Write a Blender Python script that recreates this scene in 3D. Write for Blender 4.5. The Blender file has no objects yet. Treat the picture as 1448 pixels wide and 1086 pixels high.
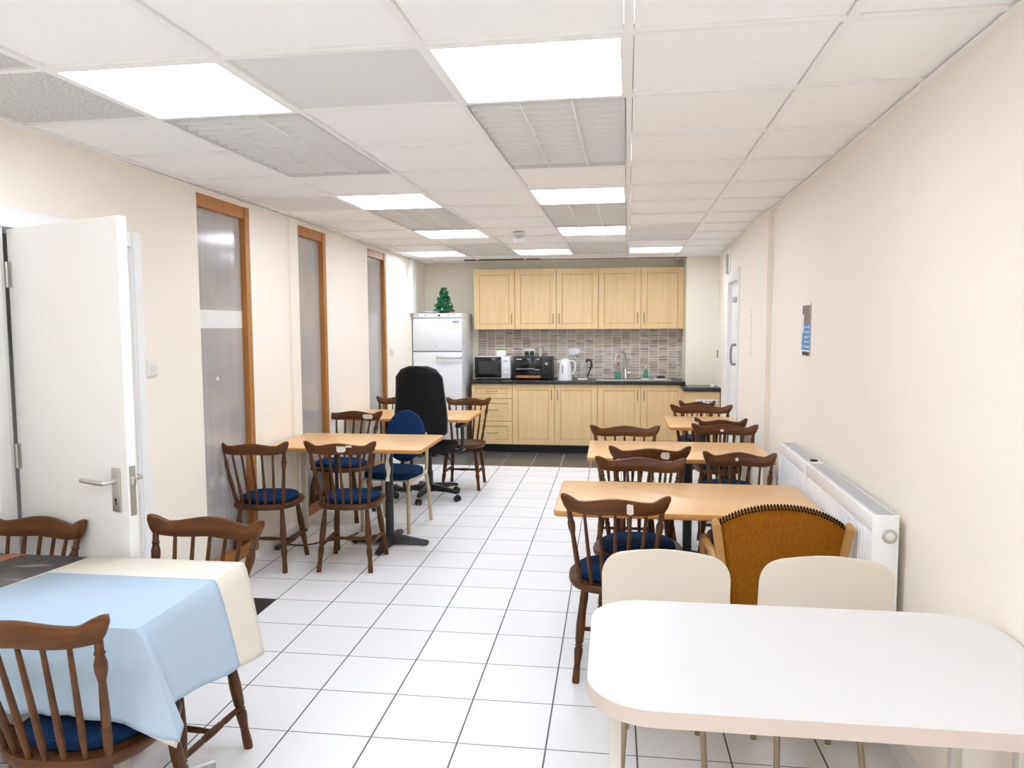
import bpy, bmesh, math, random
from mathutils import Vector as V, Matrix as M
random.seed(7)
PI = math.pi
scene = bpy.context.scene
col = scene.collection
H0 = 1.56          # camera height
CZ = 2.364         # ceiling height

# ------------------------------------------------------------------ materials
def srgb(r, g, b):
    f = lambda c: c/12.92 if c <= .04045 else ((c+.055)/1.055)**2.4
    return (f(r/255), f(g/255), f(b/255), 1)

def mat(name, c, rough=.5, metal=0, spec=.5, c2=None, scale=(8, 8, 8), detail=3, bump=0, bscale=None, emit=None, trans=0, coat=0, lo=.35, hi=.7, sheen=0):
    m = bpy.data.materials.new(name); m.use_nodes = True
    nt = m.node_tree; b = nt.nodes['Principled BSDF']
    b.inputs['Base Color'].default_value = c if len(c) == 4 else (*c, 1)
    b.inputs['Roughness'].default_value = rough
    b.inputs['Metallic'].default_value = metal
    b.inputs['Specular IOR Level'].default_value = spec
    b.inputs['Transmission Weight'].default_value = trans
    b.inputs['Coat Weight'].default_value = coat
    b.inputs['Sheen Weight'].default_value = sheen
    if emit:
        b.inputs['Emission Color'].default_value = (*emit[:3], 1)
        b.inputs['Emission Strength'].default_value = emit[3]
    if c2 or bump:
        tc = nt.nodes.new('ShaderNodeTexCoord'); mp = nt.nodes.new('ShaderNodeMapping')
        mp.inputs['Scale'].default_value = scale
        nt.links.new(tc.outputs['Object'], mp.inputs['Vector'])
        n = nt.nodes.new('ShaderNodeTexNoise'); n.inputs['Scale'].default_value = 1; n.inputs['Detail'].default_value = detail
        nt.links.new(mp.outputs[0], n.inputs['Vector'])
        if c2:
            r = nt.nodes.new('ShaderNodeValToRGB')
            r.color_ramp.elements[0].position = lo; r.color_ramp.elements[1].position = hi
            r.color_ramp.elements[0].color = c if len(c) == 4 else (*c, 1)
            r.color_ramp.elements[1].color = c2 if len(c2) == 4 else (*c2, 1)
            nt.links.new(n.outputs[0], r.inputs[0]); nt.links.new(r.outputs[0], b.inputs['Base Color'])
        if bump:
            n2 = n
            if bscale:
                n2 = nt.nodes.new('ShaderNodeTexNoise'); n2.inputs['Scale'].default_value = bscale
                nt.links.new(tc.outputs['Object'], n2.inputs['Vector'])
            bp = nt.nodes.new('ShaderNodeBump'); bp.inputs['Strength'].default_value = bump; bp.inputs['Distance'].default_value = .002
            nt.links.new(n2.outputs[0], bp.inputs['Height']); nt.links.new(bp.outputs[0], b.inputs['Normal'])
    return m

def grid_mat(name, tiles, grout, x0, y0, sx, sy, gx, gy, rough, axes='XY', grough=.7, brick=False):
    """Rectangular tiles with grout lines; tiles = two colours varied tile by tile (plus streaks when brick)."""
    m = bpy.data.materials.new(name); m.use_nodes = True
    nt = m.node_tree; N = nt.nodes.new; L = nt.links.new; b = nt.nodes['Principled BSDF']
    tc = N('ShaderNodeTexCoord'); sp = N('ShaderNodeSeparateXYZ'); L(tc.outputs['Object'], sp.inputs[0])
    def math_(op, a, bb=None, cc=None):
        n = N('ShaderNodeMath'); n.operation = op
        for i, v in enumerate((a, bb, cc)):
            if v is None: continue
            if isinstance(v, (int, float)): n.inputs[i].default_value = v
            else: L(v, n.inputs[i])
        return n.outputs[0]
    u = math_('DIVIDE', math_('SUBTRACT', sp.outputs[axes[0]], x0), sx)
    v = math_('DIVIDE', math_('SUBTRACT', sp.outputs[axes[1]], y0), sy)
    def line(t, w):
        f = math_('FRACT', t)
        return math_('LESS_THAN', math_('MINIMUM', f, math_('SUBTRACT', 1, f)), w)
    g = math_('MAXIMUM', line(u, gx/2/sx), line(v, gy/2/sy))
    cb = N('ShaderNodeCombineXYZ'); L(math_('FLOOR', u), cb.inputs[0]); L(math_('FLOOR', v), cb.inputs[1])
    wn = N('ShaderNodeTexWhiteNoise'); wn.noise_dimensions = '3D'; L(cb.outputs[0], wn.inputs['Vector'])
    val = wn.outputs['Value']
    rp = N('ShaderNodeValToRGB'); rp.color_ramp.elements[0].color = tiles[0]; rp.color_ramp.elements[1].color = tiles[1]
    if brick:
        mp = N('ShaderNodeMapping'); mp.inputs['Scale'].default_value = (9, 9, 160); L(tc.outputs['Object'], mp.inputs[0])
        nz = N('ShaderNodeTexNoise'); nz.inputs['Scale'].default_value = 1; nz.inputs['Detail'].default_value = 2; L(mp.outputs[0], nz.inputs['Vector'])
        val = math_('ADD', math_('MULTIPLY', val, .45), math_('MULTIPLY_ADD', nz.outputs[0], 1.4, -.42))
    L(val, rp.inputs[0])
    mx = N('ShaderNodeMix'); mx.data_type = 'RGBA'; L(g, mx.inputs[0]); L(rp.outputs[0], mx.inputs[6]); mx.inputs[7].default_value = grout
    L(mx.outputs[2], b.inputs['Base Color'])
    L(math_('MULTIPLY_ADD', g, grough-rough, rough), b.inputs['Roughness'])
    bp = N('ShaderNodeBump'); bp.inputs['Strength'].default_value = .3; bp.inputs['Distance'].default_value = .002; bp.invert = True
    L(g, bp.inputs['Height']); L(bp.outputs[0], b.inputs['Normal'])
    return m

WALL = (.865, .80, .71)
m_wall = mat('cream_paint', WALL, .6, spec=.3, bump=.08, bscale=60)
m_pier = mat('pale_cream_paint', (.80, .76, .63), .6, spec=.3)
m_tile = mat('ceiling_tile', (.90, .893, .886), .85, spec=.2, bump=.1, bscale=180)
m_tile2 = mat('ceiling_tile_grey', (.74, .735, .73), .85, spec=.2, bump=.1, bscale=180)
m_perf = mat('perforated_tile', (.66, .65, .64), .8, c2=(.5, .49, .48), scale=(110, 110, 110), detail=0)
m_bar = mat('ceiling_bar', (.86, .85, .84), .45)
m_gap = mat('shadow_gap', (.12, .11, .1), .9)
m_led = mat('led_diffuser', (.9, .9, .9), .5, emit=(.91, 1, 1.13, 14.1))
m_louvre = mat('louvre_metal', (.82, .815, .805), .4)
m_tray = mat('louvre_tray', (.70, .695, .69), .6)
m_white = mat('white_gloss_paint', (.84, .835, .825), .3)
m_fridge = mat('fridge_enamel', (.70, .71, .715), .35)
m_whitepl = mat('white_plastic', (.74, .74, .735), .35)
m_warmpl = mat('ivory_switch_plastic', (.80, .76, .70), .35)
m_floor = grid_mat('white_floor_tiles', ((.80, .797, .80, 1), (.83, .827, .83, 1)), (.10, .10, .105, 1), -1.5708, 3.6455, .33374, .33374, .0065, .0048, .34)
m_floor2 = grid_mat('dark_kitchen_tiles', ((.075, .068, .062, 1), (.10, .092, .085, 1)), (.42, .40, .38, 1), -1.5708, 8.19, .33374, .33374, .007, .004, .3)
m_blacktile = mat('black_floor_tile', (.03, .03, .032), .3)
m_splash = grid_mat('splashback_mosaic', ((.21, .155, .12, 1), (.68, .60, .53, 1)), (.76, .71, .65, 1), -1.735, 1.518, .1155, .0335, .007, .004, .25, axes='XZ', brick=True)
m_cab = mat('light_maple', (.775, .56, .298), .45, c2=(.725, .50, .245), scale=(26, 26, 2.2), detail=4)
m_cabgap = mat('maple_gap_shade', (.48, .28, .11), .5)  # carcass maple darkened so gaps between the fronts read as shade
m_top = mat('black_stone_worktop', (.022, .022, .024), .22, c2=(.07, .07, .07), scale=(40, 40, 40), lo=.62, hi=.72)
m_plinth = mat('black_plinth', (.012, .012, .014), .4)
m_steel = mat('brushed_steel', (.62, .61, .59), .3, metal=1)
m_satin = mat('satin_handle', (.55, .54, .51), .35, metal=.85)
m_bronze = mat('bronze_handle', (.26, .21, .15), .4, metal=.7)
m_dkwood = mat('dark_stained_wood', (.064, .022, .005), .4, spec=.25, c2=(.115, .043, .011), scale=(14, 14, 14), detail=5, coat=.04)
m_dkwood2 = mat('dark_rail_wood', (.078, .025, .0045), .38, spec=.25, c2=(.135, .048, .010), scale=(3, 40, 40), detail=5, coat=.04)
m_navy = mat('navy_fabric', (.0035, .022, .07), .9, spec=.15, c2=(.006, .032, .095), scale=(60, 60, 60))
m_black = mat('black_fabric', (.006, .006, .007), .75, spec=.2, c2=(.011, .011, .012), scale=(80, 80, 80))
m_blackpl = mat('black_plastic', (.015, .015, .016), .4)
m_blackmt = mat('black_metal', (.018, .018, .02), .42)
m_beige = mat('champagne_metal', (.52, .42, .28), .38, metal=.25)
m_beige2 = mat('grey_beige_metal', (.50, .47, .40), .4, metal=.2)
m_lam = mat('beech_laminate', (.76, .475, .215), .3, c2=(.70, .41, .17), scale=(1.5, 22, 5), detail=4)
m_lamedge = mat('honey_edge', (.54, .25, .065), .4)
m_wtop = mat('white_laminate', (.645, .64, .635), .3)
m_wedge = mat('pinkish_beige_edge', (.58, .48, .42), .45)
m_cream = mat('cream_shell_plastic', (.70, .645, .53), .2)
m_legbrown = mat('bronzed_tube', (.30, .235, .15), .4, metal=.3)
m_ochre = mat('ochre_fabric', (.30, .105, .006), .9, spec=.15, c2=(.23, .075, .003), scale=(160, 160, 40), detail=4)
m_oak = mat('golden_oak', (.50, .27, .085), .4, c2=(.42, .21, .06), scale=(30, 30, 4))
m_stud = mat('black_stud', (.008, .007, .006), .8, spec=.1)
m_pine = mat('orange_pine_frame', (.46, .19, .045), .45, c2=(.38, .145, .03), scale=(30, 30, 3))
m_screw = mat('dark_screw', (.12, .07, .03), .5, metal=.4)
m_blue = mat('light_blue_cloth', (.395, .505, .615), .85, spec=.2, bump=.1, bscale=600)
m_ccloth = mat('cream_cloth', (.72, .675, .59), .85, spec=.2, bump=.1, bscale=600)
m_rust = mat('rust_stripe', (.33, .13, .06), .35)
m_chip = mat('bare_pale_wood', (.78, .68, .58), .8)
m_tree = mat('tinsel_green', (.008, .12, .045), .55, c2=(.02, .22, .09), scale=(90, 90, 90), spec=.6)
m_red = mat('red_plastic', (.5, .05, .03), .4)
m_glass = mat('clear_glass', (.95, .97, .97), .05, trans=.92)
m_oven = mat('black_glass', (.008, .008, .009), .12)
m_ovenin = mat('smoked_glass', (.045, .045, .045), .15)
m_orange = mat('warm_element', (.45, .18, .06), .4)
m_green = mat('green_liquid', (.10, .42, .28), .2, trans=.3)
m_paper = mat('white_paper', (.84, .83, .81), .7)
m_pblue = mat('poster_blue', (.05, .25, .58), .5)
m_pdark = mat('poster_dark', (.09, .075, .075), .5, c2=(.35, .24, .2), scale=(60, 60, 90), detail=4)
m_pgrey = mat('poster_grey', (.32, .33, .36), .5)
m_grille = mat('radiator_grille', (.58, .58, .58), .45)
m_strip = mat('pale_translucent_strip', (.78, .80, .78), .5)
m_ivory = mat('radiator_white', (.84, .84, .85), .3)
m_frmgrey = mat('white_table_leg', (.60, .58, .53), .4, metal=.15)
m_corr = mat('corridor_white', (.7, .7, .69), .6)
m_void = mat('dim_void_plaster', (.34, .31, .27), .9)
m_display = mat('dark_display', (.02, .03, .03), .3)
m_packet = mat('packet_green', (.12, .30, .06), .5)

# black oilcloth table top with pale streaks
def streak_mat():
    m = mat('black_marbled_oilcloth', (.035, .034, .034), .28)
    nt = m.node_tree; N = nt.nodes.new; L = nt.links.new; b = nt.nodes['Principled BSDF']
    tc = N('ShaderNodeTexCoord'); mp = N('ShaderNodeMapping'); mp.inputs['Scale'].default_value = (5, 26, 5); mp.inputs['Rotation'].default_value = (0, 0, .35)
    L(tc.outputs['Object'], mp.inputs[0]); n = N('ShaderNodeTexNoise'); n.inputs['Scale'].default_value = 1; n.inputs['Detail'].default_value = 3; n.inputs['Distortion'].default_value = .6
    L(mp.outputs[0], n.inputs['Vector']); r = N('ShaderNodeValToRGB'); e = r.color_ramp.elements
    e[0].position = .62; e[0].color = (.06, .058, .057, 1); e[1].position = .70; e[1].color = (.28, .27, .26, 1)
    L(n.outputs[0], r.inputs[0]); L(r.outputs[0], b.inputs['Base Color'])
    return m
m_oil = streak_mat()

# twin-wall polycarbonate sheet: greyish, half glossy, fine vertical flutes
def poly_mat():
    m = mat('twinwall_polycarbonate', (.36, .335, .32), .13, spec=.9)
    nt = m.node_tree; N = nt.nodes.new; L = nt.links.new; b = nt.nodes['Principled BSDF']
    b.inputs['Transmission Weight'].default_value = .12
    tc = N('ShaderNodeTexCoord')
    mp = N('ShaderNodeMapping'); mp.inputs['Scale'].default_value = (1, 55, .6); L(tc.outputs['Object'], mp.inputs[0])
    n = N('ShaderNodeTexNoise'); n.inputs['Scale'].default_value = 1; n.inputs['Detail'].default_value = 4; L(mp.outputs[0], n.inputs['Vector'])
    n2 = N('ShaderNodeTexNoise'); n2.inputs['Scale'].default_value = 2.2; n2.inputs['Detail'].default_value = 2; L(tc.outputs['Object'], n2.inputs['Vector'])
    r = N('ShaderNodeValToRGB'); e = r.color_ramp.elements; e[0].position = .3; e[0].color = (.37, .355, .36, 1); e[1].position = .72; e[1].color = (.54, .50, .475, 1)
    mm = N('ShaderNodeMath'); mm.operation = 'MULTIPLY_ADD'; mm.inputs[1].default_value = .35; L(n.outputs[0], mm.inputs[0])
    m3 = N('ShaderNodeMath'); m3.operation = 'MULTIPLY'; m3.inputs[1].default_value = .65; L(n2.outputs[0], m3.inputs[0]); L(m3.outputs[0], mm.inputs[2])
    L(mm.outputs[0], r.inputs[0]); L(r.outputs[0], b.inputs['Base Color'])
    bp = N('ShaderNodeBump'); bp.inputs['Strength'].default_value = .12; bp.inputs['Distance'].default_value = .002; L(n.outputs[0], bp.inputs['Height']); L(bp.outputs[0], b.inputs['Normal'])
    return m
m_poly = poly_mat()

# ------------------------------------------------------------------ mesh tools
class MB:
    def __init__(s): s.bm = bmesh.new(); s.mi = 0
    def _tag(s, n0):
        s.bm.faces.ensure_lookup_table()
        for f in s.bm.faces[n0:]: f.material_index = s.mi
    def box(s, x0, x1, y0, y1, z0, z1, bev=0, seg=2, rot=None):
        n0 = len(s.bm.faces)
        mt = M.Translation(((x0+x1)/2, (y0+y1)/2, (z0+z1)/2))
        if rot is not None: mt = mt @ rot.to_4x4()
        mt = mt @ M.Diagonal((abs(x1-x0), abs(y1-y0), abs(z1-z0), 1))
        if bev:
            t = bmesh.new(); bmesh.ops.create_cube(t, size=1, matrix=mt)
            bmesh.ops.bevel(t, geom=t.edges[:], offset=bev, segments=seg, affect='EDGES', profile=.5)
            me = bpy.data.meshes.new('t'); t.to_mesh(me); t.free(); s.bm.from_mesh(me); bpy.data.meshes.remove(me)
        else: bmesh.ops.create_cube(s.bm, size=1, matrix=mt)
        s._tag(n0); return s
    def prism(s, pts, z0, z1, bev=0, seg=2):
        n0 = len(s.bm.faces); t = bmesh.new()
        a = [t.verts.new((x, y, z0)) for x, y in pts]; b = [t.verts.new((x, y, z1)) for x, y in pts]
        n = len(pts); t.faces.new(a[::-1]); t.faces.new(b)
        sides = [t.faces.new((a[i], a[(i+1) % n], b[(i+1) % n], b[i])) for i in range(n)]
        if bev:
            es = [e for e in t.edges if abs(e.verts[0].co.z-e.verts[1].co.z) < 1e-6]
            bmesh.ops.bevel(t, geom=es, offset=bev, segments=seg, affect='EDGES', profile=.5)
        bmesh.ops.recalc_face_normals(t, faces=t.faces[:])
        me = bpy.data.meshes.new('t'); t.to_mesh(me); t.free(); s.bm.from_mesh(me); bpy.data.meshes.remove(me)
        s._tag(n0); return s
    def rings(s, rings, cap=True, closed=True):
        n0 = len(s.bm.faces); R = [[s.bm.verts.new(p) for p in r] for r in rings]; n = len(R[0])
        for a, b in zip(R, R[1:]):
            for i in range(n if closed else n-1): s.bm.faces.new((a[i], a[(i+1) % n], b[(i+1) % n], b[i]))
        if cap and closed: s.bm.faces.new(R[0][::-1]); s.bm.faces.new(R[-1])
        s._tag(n0); return s
    def turned(s, p0, p1, prof, n=10):
        p0, p1 = V(p0), V(p1); d = (p1-p0); q = d.to_track_quat('Z', 'Y')
        return s.rings([[p0+d*t+q @ V((r*math.cos(2*PI*k/n), r*math.sin(2*PI*k/n), 0)) for k in range(n)] for t, r in prof])
    def tube(s, pts, r, n=8):
        pts = [V(p) for p in pts]; out = []; q = None
        rs = r if isinstance(r, (list, tuple)) else [r]*len(pts)
        for i, p in enumerate(pts):
            d = (pts[min(i+1, len(pts)-1)]-pts[max(i-1, 0)]).normalized()
            q = d.to_track_quat('Z', 'Y') if q is None else (q.inverted() and (q @ V((0, 0, 1))).rotation_difference(d) @ q)
            out.append([p+q @ V((rs[i]*math.cos(2*PI*k/n), rs[i]*math.sin(2*PI*k/n), 0)) for k in range(n)])
        return s.rings(out)
    def lathe(s, x, y, prof, n=20): return s.rings([[V((x+r*math.cos(2*PI*k/n), y+r*math.sin(2*PI*k/n), z)) for k in range(n)] for z, r in prof])
    def ball(s, c, r, seg=10, sc=(1, 1, 1)):
        n0 = len(s.bm.faces)
        bmesh.ops.create_uvsphere(s.bm, u_segments=seg, v_segments=max(6, seg//2+2), radius=r, matrix=M.Translation(c) @ M.Diagonal((*sc, 1)))
        s._tag(n0); return s
    def mat(s, i): s.mi = i; return s
    def mesh(s, name, mats, smooth=True, ang=35):
        me = bpy.data.meshes.new(name); bmesh.ops.recalc_face_normals(s.bm, faces=s.bm.faces[:])
        s.bm.to_mesh(me); s.bm.free()
        for m in (mats if isinstance(mats, (list, tuple)) else [mats]): me.materials.append(m)
        if smooth:
            me.polygons.foreach_set('use_smooth', [True]*len(me.polygons))
            me.set_sharp_from_angle(angle=math.radians(ang))
        return me
    def build(s, name, mats, parent=None, smooth=True, ang=35, label=None):
        o = bpy.data.objects.new(name, s.mesh(name, mats, smooth, ang)); col.objects.link(o)
        if parent: o.parent = parent
        if label: o['label'] = label
        return o

def smoothpath(pts, n=6):
    """Catmull-Rom through the points."""
    P = [V(p) for p in pts]; P = [P[0]*2-P[1]]+P+[P[-1]*2-P[-2]]; out = []
    for i in range(1, len(P)-2):
        a, b, c, d = P[i-1:i+3]
        for k in range(n):
            t = k/n; out.append(.5*((2*b)+(c-a)*t+(2*a-5*b+4*c-d)*t*t+(3*b-a-3*c+d)*t**3))
    return out+[P[-2]]

def tag(o, label, cat, group=None):
    o['label'] = label; o['category'] = cat
    if group: o['group'] = group
    return o
def thing(name, label, cat, loc=(0, 0, 0), rz=0, group=None):
    o = bpy.data.objects.new(name, None); col.objects.link(o)
    o.location = loc; o.rotation_euler = (0, 0, math.radians(rz)); o.empty_display_size = .05
    return tag(o, label, cat, group)
def struct(o, label=None):
    o['kind'] = 'structure'
    if label: o['label'] = label
    return o
def dup(root):
    r = root.copy(); col.objects.link(r)
    for ch in list(root.children):
        c = ch.copy(); col.objects.link(c); c.parent = r
        for g in ch.children:
            d = g.copy(); col.objects.link(d); d.parent = c
    return r

def rrect(x0, x1, y0, y1, r, n=6):
    out = []
    for cx, cy, a0 in ((x1-r, y1-r, 0), (x0+r, y1-r, 90), (x0+r, y0+r, 180), (x1-r, y0+r, 270)):
        for k in range(n+1):
            a = math.radians(a0+90*k/n); out.append((cx+r*math.cos(a), cy+r*math.sin(a)))
    return out

# ------------------------------------------------------------------ camera
f, yaw, pitch, roll = 1057.66, -.1336, -.0771, -.0039
cy, sy, cp, sp = math.cos(yaw), math.sin(yaw), math.cos(pitch), math.sin(pitch)
fwd = V((sy*cp, cy*cp, sp)); right = V((cy, -sy, 0)); up = right.cross(fwd)
r2 = right*math.cos(roll)+up*math.sin(roll); u2 = -right*math.sin(roll)+up*math.cos(roll)
cam = bpy.data.cameras.new('camera'); cam.sensor_width = 36; cam.lens = 36*f/1448; cam.clip_start = .05
co = bpy.data.objects.new('camera', cam); col.objects.link(co)
mw = M.Identity(4)
for i, v in enumerate((r2, u2, -fwd)):
    for k in range(3): mw[k][i] = v[k]
mw.translation = V((0, 0, H0)); co.matrix_world = mw; scene.camera = co

# ------------------------------------------------------------------ room shell
YB = 9.62                                # back wall
YF = -2.6                                # wall behind the viewer
def xl(y): return -2.37 if y < 5.4 else -2.37-.0168*(y-5.4)
def xa(y): return 1.018+.0255*(y-2.0)    # right wall, near part
def xb(y): return 1.072+.0455*(y-5.47)   # right wall, far part, stands proud
YS = 5.47

b = MB(); b.box(-4.2, 2.2, YF-.2, 8.19, -.12, 0)
struct(b.build('floor', m_floor, smooth=False), 'white square floor tiles with dark grout lines')
b = MB(); b.box(-4.2, 2.2, 8.19, YB+.3, -.12, 0)
struct(b.build('floor_kitchen', m_floor2, smooth=False), 'dark grey floor tiles in front of the kitchen units')
b = MB(); b.box(-1.5708-2*.33374+.003, -1.5708-.33374-.003, 3.6455+.003, 3.6455+.33374-.003, -.01, .0012)
struct(b.build('floor_black_tile', m_blacktile, smooth=False), 'single black tile set in the white floor')

# left wall in segments round the door opening and the three tall windows
ZW0, ZWT = .06, 2.335
WIN = [(4.075, 4.70), (5.435, 6.035), (7.185, 7.80)]
D0, D1 = 2.66, 3.42
def wseg(mb, y0, y1, z0, z1, t=.14, bump=0):
    pts = [(xl(y0)-t, y0), (xl(y0)+bump, y0), (xl(y1)+bump, y1), (xl(y1)-t, y1)]
    mb.prism(pts, z0, z1)
b = MB()
ys = [(YF, D0), (D1, WIN[0][0]), (WIN[0][1], 5.4), (5.4, WIN[1][0]), (WIN[1][1], WIN[2][0]), (WIN[2][1], YB+.15)]
for y0, y1 in ys: wseg(b, y0, y1, 0, 2.62)
wseg(b, D0, D1, 1.965, 2.62)
for y0, y1 in WIN: wseg(b, y0, y1, ZWT, 2.62); wseg(b, y0, y1, 0, ZW0)
wseg(b, 5.285, 5.432, 0, CZ, bump=.018)
struct(b.build('wall_left', m_wall, smooth=False))

b = MB()
b.prism([(xa(YF), YF), (xa(YS), YS), (xa(YS)+.3, YS), (xa(YS)+.3, YF)], 0, 2.62)
struct(b.build('wall_right', m_wall, smooth=False))
RD0, RD1, RDT = 7.10, 8.0, 2.03
b = MB()
b.prism([(xb(YS), YS), (xb(RD0), RD0), (xb(RD0)+.3, RD0), (xb(YS)+.3, YS)], 0, 2.62)
b.prism([(xb(RD1), RD1), (xb(9.08), 9.08), (xb(9.08)+.3, 9.08), (xb(RD1)+.3, RD1)], 0, 2.62)
b.prism([(xb(RD0), RD0), (xb(RD1), RD1), (xb(RD1)+.3, RD1), (xb(RD0)+.3, RD0)], RDT, 2.62)
struct(b.build('wall_right_far', m_wall, smooth=False))
b = MB(); b.box(.862, 1.75, 9.06, YB+.1, 0, 2.62)
struct(b.build('wall_pier', m_pier, smooth=False))
b = MB(); b.box(-2.6, 1.75, YB, YB+.15, 0, 2.62)
struct(b.build('wall_back', m_pier, smooth=False))
b = MB(); b.box(-4.2, 2.2, YF-.15, YF, 0, 2.62)
struct(b.build('wall_front', m_wall, smooth=False))
b = MB(); b.box(-3.75, -3.6, .8, 5.2, 0, 2.62); b.box(-3.75, -2.5, .7, .8, 0, 2.62); b.box(-3.75, -2.51, 5.1, 5.2, 0, 2.62)
struct(b.build('wall_corridor', m_corr, smooth=False))
b = MB(); b.box(1.2, 2.1, 6.9, 8.9, 0, 2.62) if False else b.box(1.72, 1.8, 5.4, 9.2, 0, 2.62)
struct(b.build('wall_beyond_right', m_corr, smooth=False))

# ceiling: lay-in grid, turned slightly against the room
ca, sa = math.cos(-.0195), math.sin(-.0195)
def G(a, bb): return (ca*a-sa*bb, sa*a+ca*bb)
CX = [1.75, 1.151, .576, -.0026, -.598, -1.223, -1.808, -2.40, -3.0]     # grid lines, right to left
def RY(j): return 1.583+.5743*j
RJ = list(range(-7, 14))
BW = .0125
lights = {(3, 1), (3, 5), (3, 8), (5, 1), (5, 5), (5, 8), (4, 11), (2, 11), (6, 11), (3, -3), (5, -3), (3, -6), (5, -6), (1, -3)}  # rows behind the camera are unseen panels, added to light the room
louv = {(3, 2), (3, 6), (3, 10), (5, 2), (5, 6), (5, 10)}      # two modules deep
louvc = {(c, j+k) for c, j in louv for k in (0, 1)}
grey = {(4, 1), (2, 8), (2, 9), (6, 5)}
perf = {(6, 0), (6, 1)}
b = MB()
def gquad(mb, a0, a1, b0, b1, z0, z1):
    mb.prism([G(a0, b0), G(a1, b0), G(a1, b1), G(a0, b1)], z0, z1)
END = (9.20-0)                              # the grid stops short of the wall over the cupboards
for ci in range(len(CX)-1):
    a1, a0 = CX[ci], CX[ci+1]
    for j in RJ:
        if (ci, j) in lights or (ci, j) in louvc: continue
        b0, b1 = RY(j), RY(j+1)
        x0, y0 = G(a0, b1)
        if b1 > 9.3 and ci in (2, 3, 4, 5): b1 = 9.06
        b.mat(3 if (ci, j) in perf else 2 if (ci, j) in grey else 0)
        gquad(b, a0+BW+.003, a1-BW-.003, b0+BW+.003, b1-(BW+.003 if b1 != 9.06 else 0), CZ+.010, CZ+.02)
b.mat(1)
for a in CX[1:-1]: gquad(b, a-BW, a+BW, RY(-7), 9.06 if -1.8 < a < .5 else RY(14), CZ, CZ+.02)
for j in RJ[1:]:
    for ci in range(len(CX)-1):
        if (ci, j) in louvc and (ci, j-1) in louvc and (ci, j) not in louv: continue
        gquad(b, CX[ci+1]+BW, CX[ci]-BW, RY(j)-BW, RY(j)+BW, CZ, CZ+.02)
struct(b.build('ceiling', [m_tile, m_bar, m_tile2, m_perf], smooth=False), 'white lay-in ceiling tiles in a metal grid')
b = MB(); b.box(-4.2, 2.2, YF-.2, 9.25, 2.62, 2.68); b.box(-4.2, 2.2, 9.25, YB+.2, 2.62, 2.68)
struct(b.build('ceiling_slab', m_void, smooth=False))
# perimeter angle trims
b = MB(); b.prism([(xl(YF), YF), (xl(YF)+.022, YF), (-2.348, 5.4), (xl(YB)+.022, YB), (xl(YB), YB), (-2.37, 5.4)], CZ-.005, CZ-.0005)
struct(b.build('trim_1', m_bar, smooth=False))
b = MB(); b.prism([(xa(YF), YF), (xa(YF)-.022, YF), (xa(YS)-.022, YS), (xa(YS), YS)], CZ-.005, CZ-.0005)
b.prism([(xb(YS), YS), (xb(YS)-.022, YS-.02), (xb(9.06)-.022, 9.06), (xb(9.06), 9.06)], CZ-.005, CZ-.0005)
struct(b.build('trim_2', m_bar, smooth=False))
b = MB(); b.box(-1.80, .862, 9.055, 9.075, CZ-.008, CZ+.02)  # dark strip; its colour stands in for the shadow line at the grid's end
struct(b.build('trim_3', m_gap, smooth=False))

# lights and louvre fittings
names = {(3, 1): 'lit square ceiling panel nearest the camera, beside the centre grid line', (5, 1): 'lit square ceiling panel near the open white door, large and bright',
 (3, 5): 'lit ceiling panel just beyond the big right louvre', (5, 5): 'lit ceiling panel just beyond the big left louvre',
 (3, 8): 'lit ceiling panel second from the cupboards in the middle row', (5, 8): 'lit ceiling panel over the table with the tall black office chair',
 (4, 11): 'small far lit ceiling panel directly behind the smoke detector', (2, 11): 'far lit ceiling panel on the right, above the sink end of the cupboards',
 (6, 11): 'far lit ceiling panel at the left wall, near the fridge'}
for (ci, j) in sorted(lights):
    a1, a0, b0, b1 = CX[ci], CX[ci+1], RY(j), RY(j+1)
    cx, cyy = G((a0+a1)/2, (b0+b1)/2)
    t = thing('ceiling_light', names.get((ci, j), 'added lit ceiling panel behind the camera, out of view'), 'ceiling light', (cx, cyy, CZ), math.degrees(-.0195), 'square light panels in the ceiling')
    w, h = (a1-a0)/2-BW, (b1-b0)/2-BW
    m_ = MB(); m_.box(-w, w, -h, -h+.012, -.002, .03); m_.box(-w, w, h-.012, h, -.002, .03); m_.box(-w, -w+.012, -h+.012, h-.012, -.002, .03); m_.box(w-.012, w, -h+.012, h-.012, -.002, .03)
    m_.build('frame', m_bar, t, False)
    m_ = MB(); m_.box(-w+.012, w-.012, -h+.012, h-.012, .002, .012); m_.build('diffuser', m_led, t, False)
lnames = {(3, 2): 'unlit louvred fitting right behind the nearest centre light panel', (5, 2): 'unlit louvred fitting above the first window',
 (3, 6): 'unlit louvred fitting between two lit panels in the middle row', (5, 6): 'unlit louvred fitting between two lit panels on the left side',
 (3, 10): 'last unlit louvred fitting in the middle row, before the cupboards', (5, 10): 'last unlit louvred fitting on the left side, before the fridge'}
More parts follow.
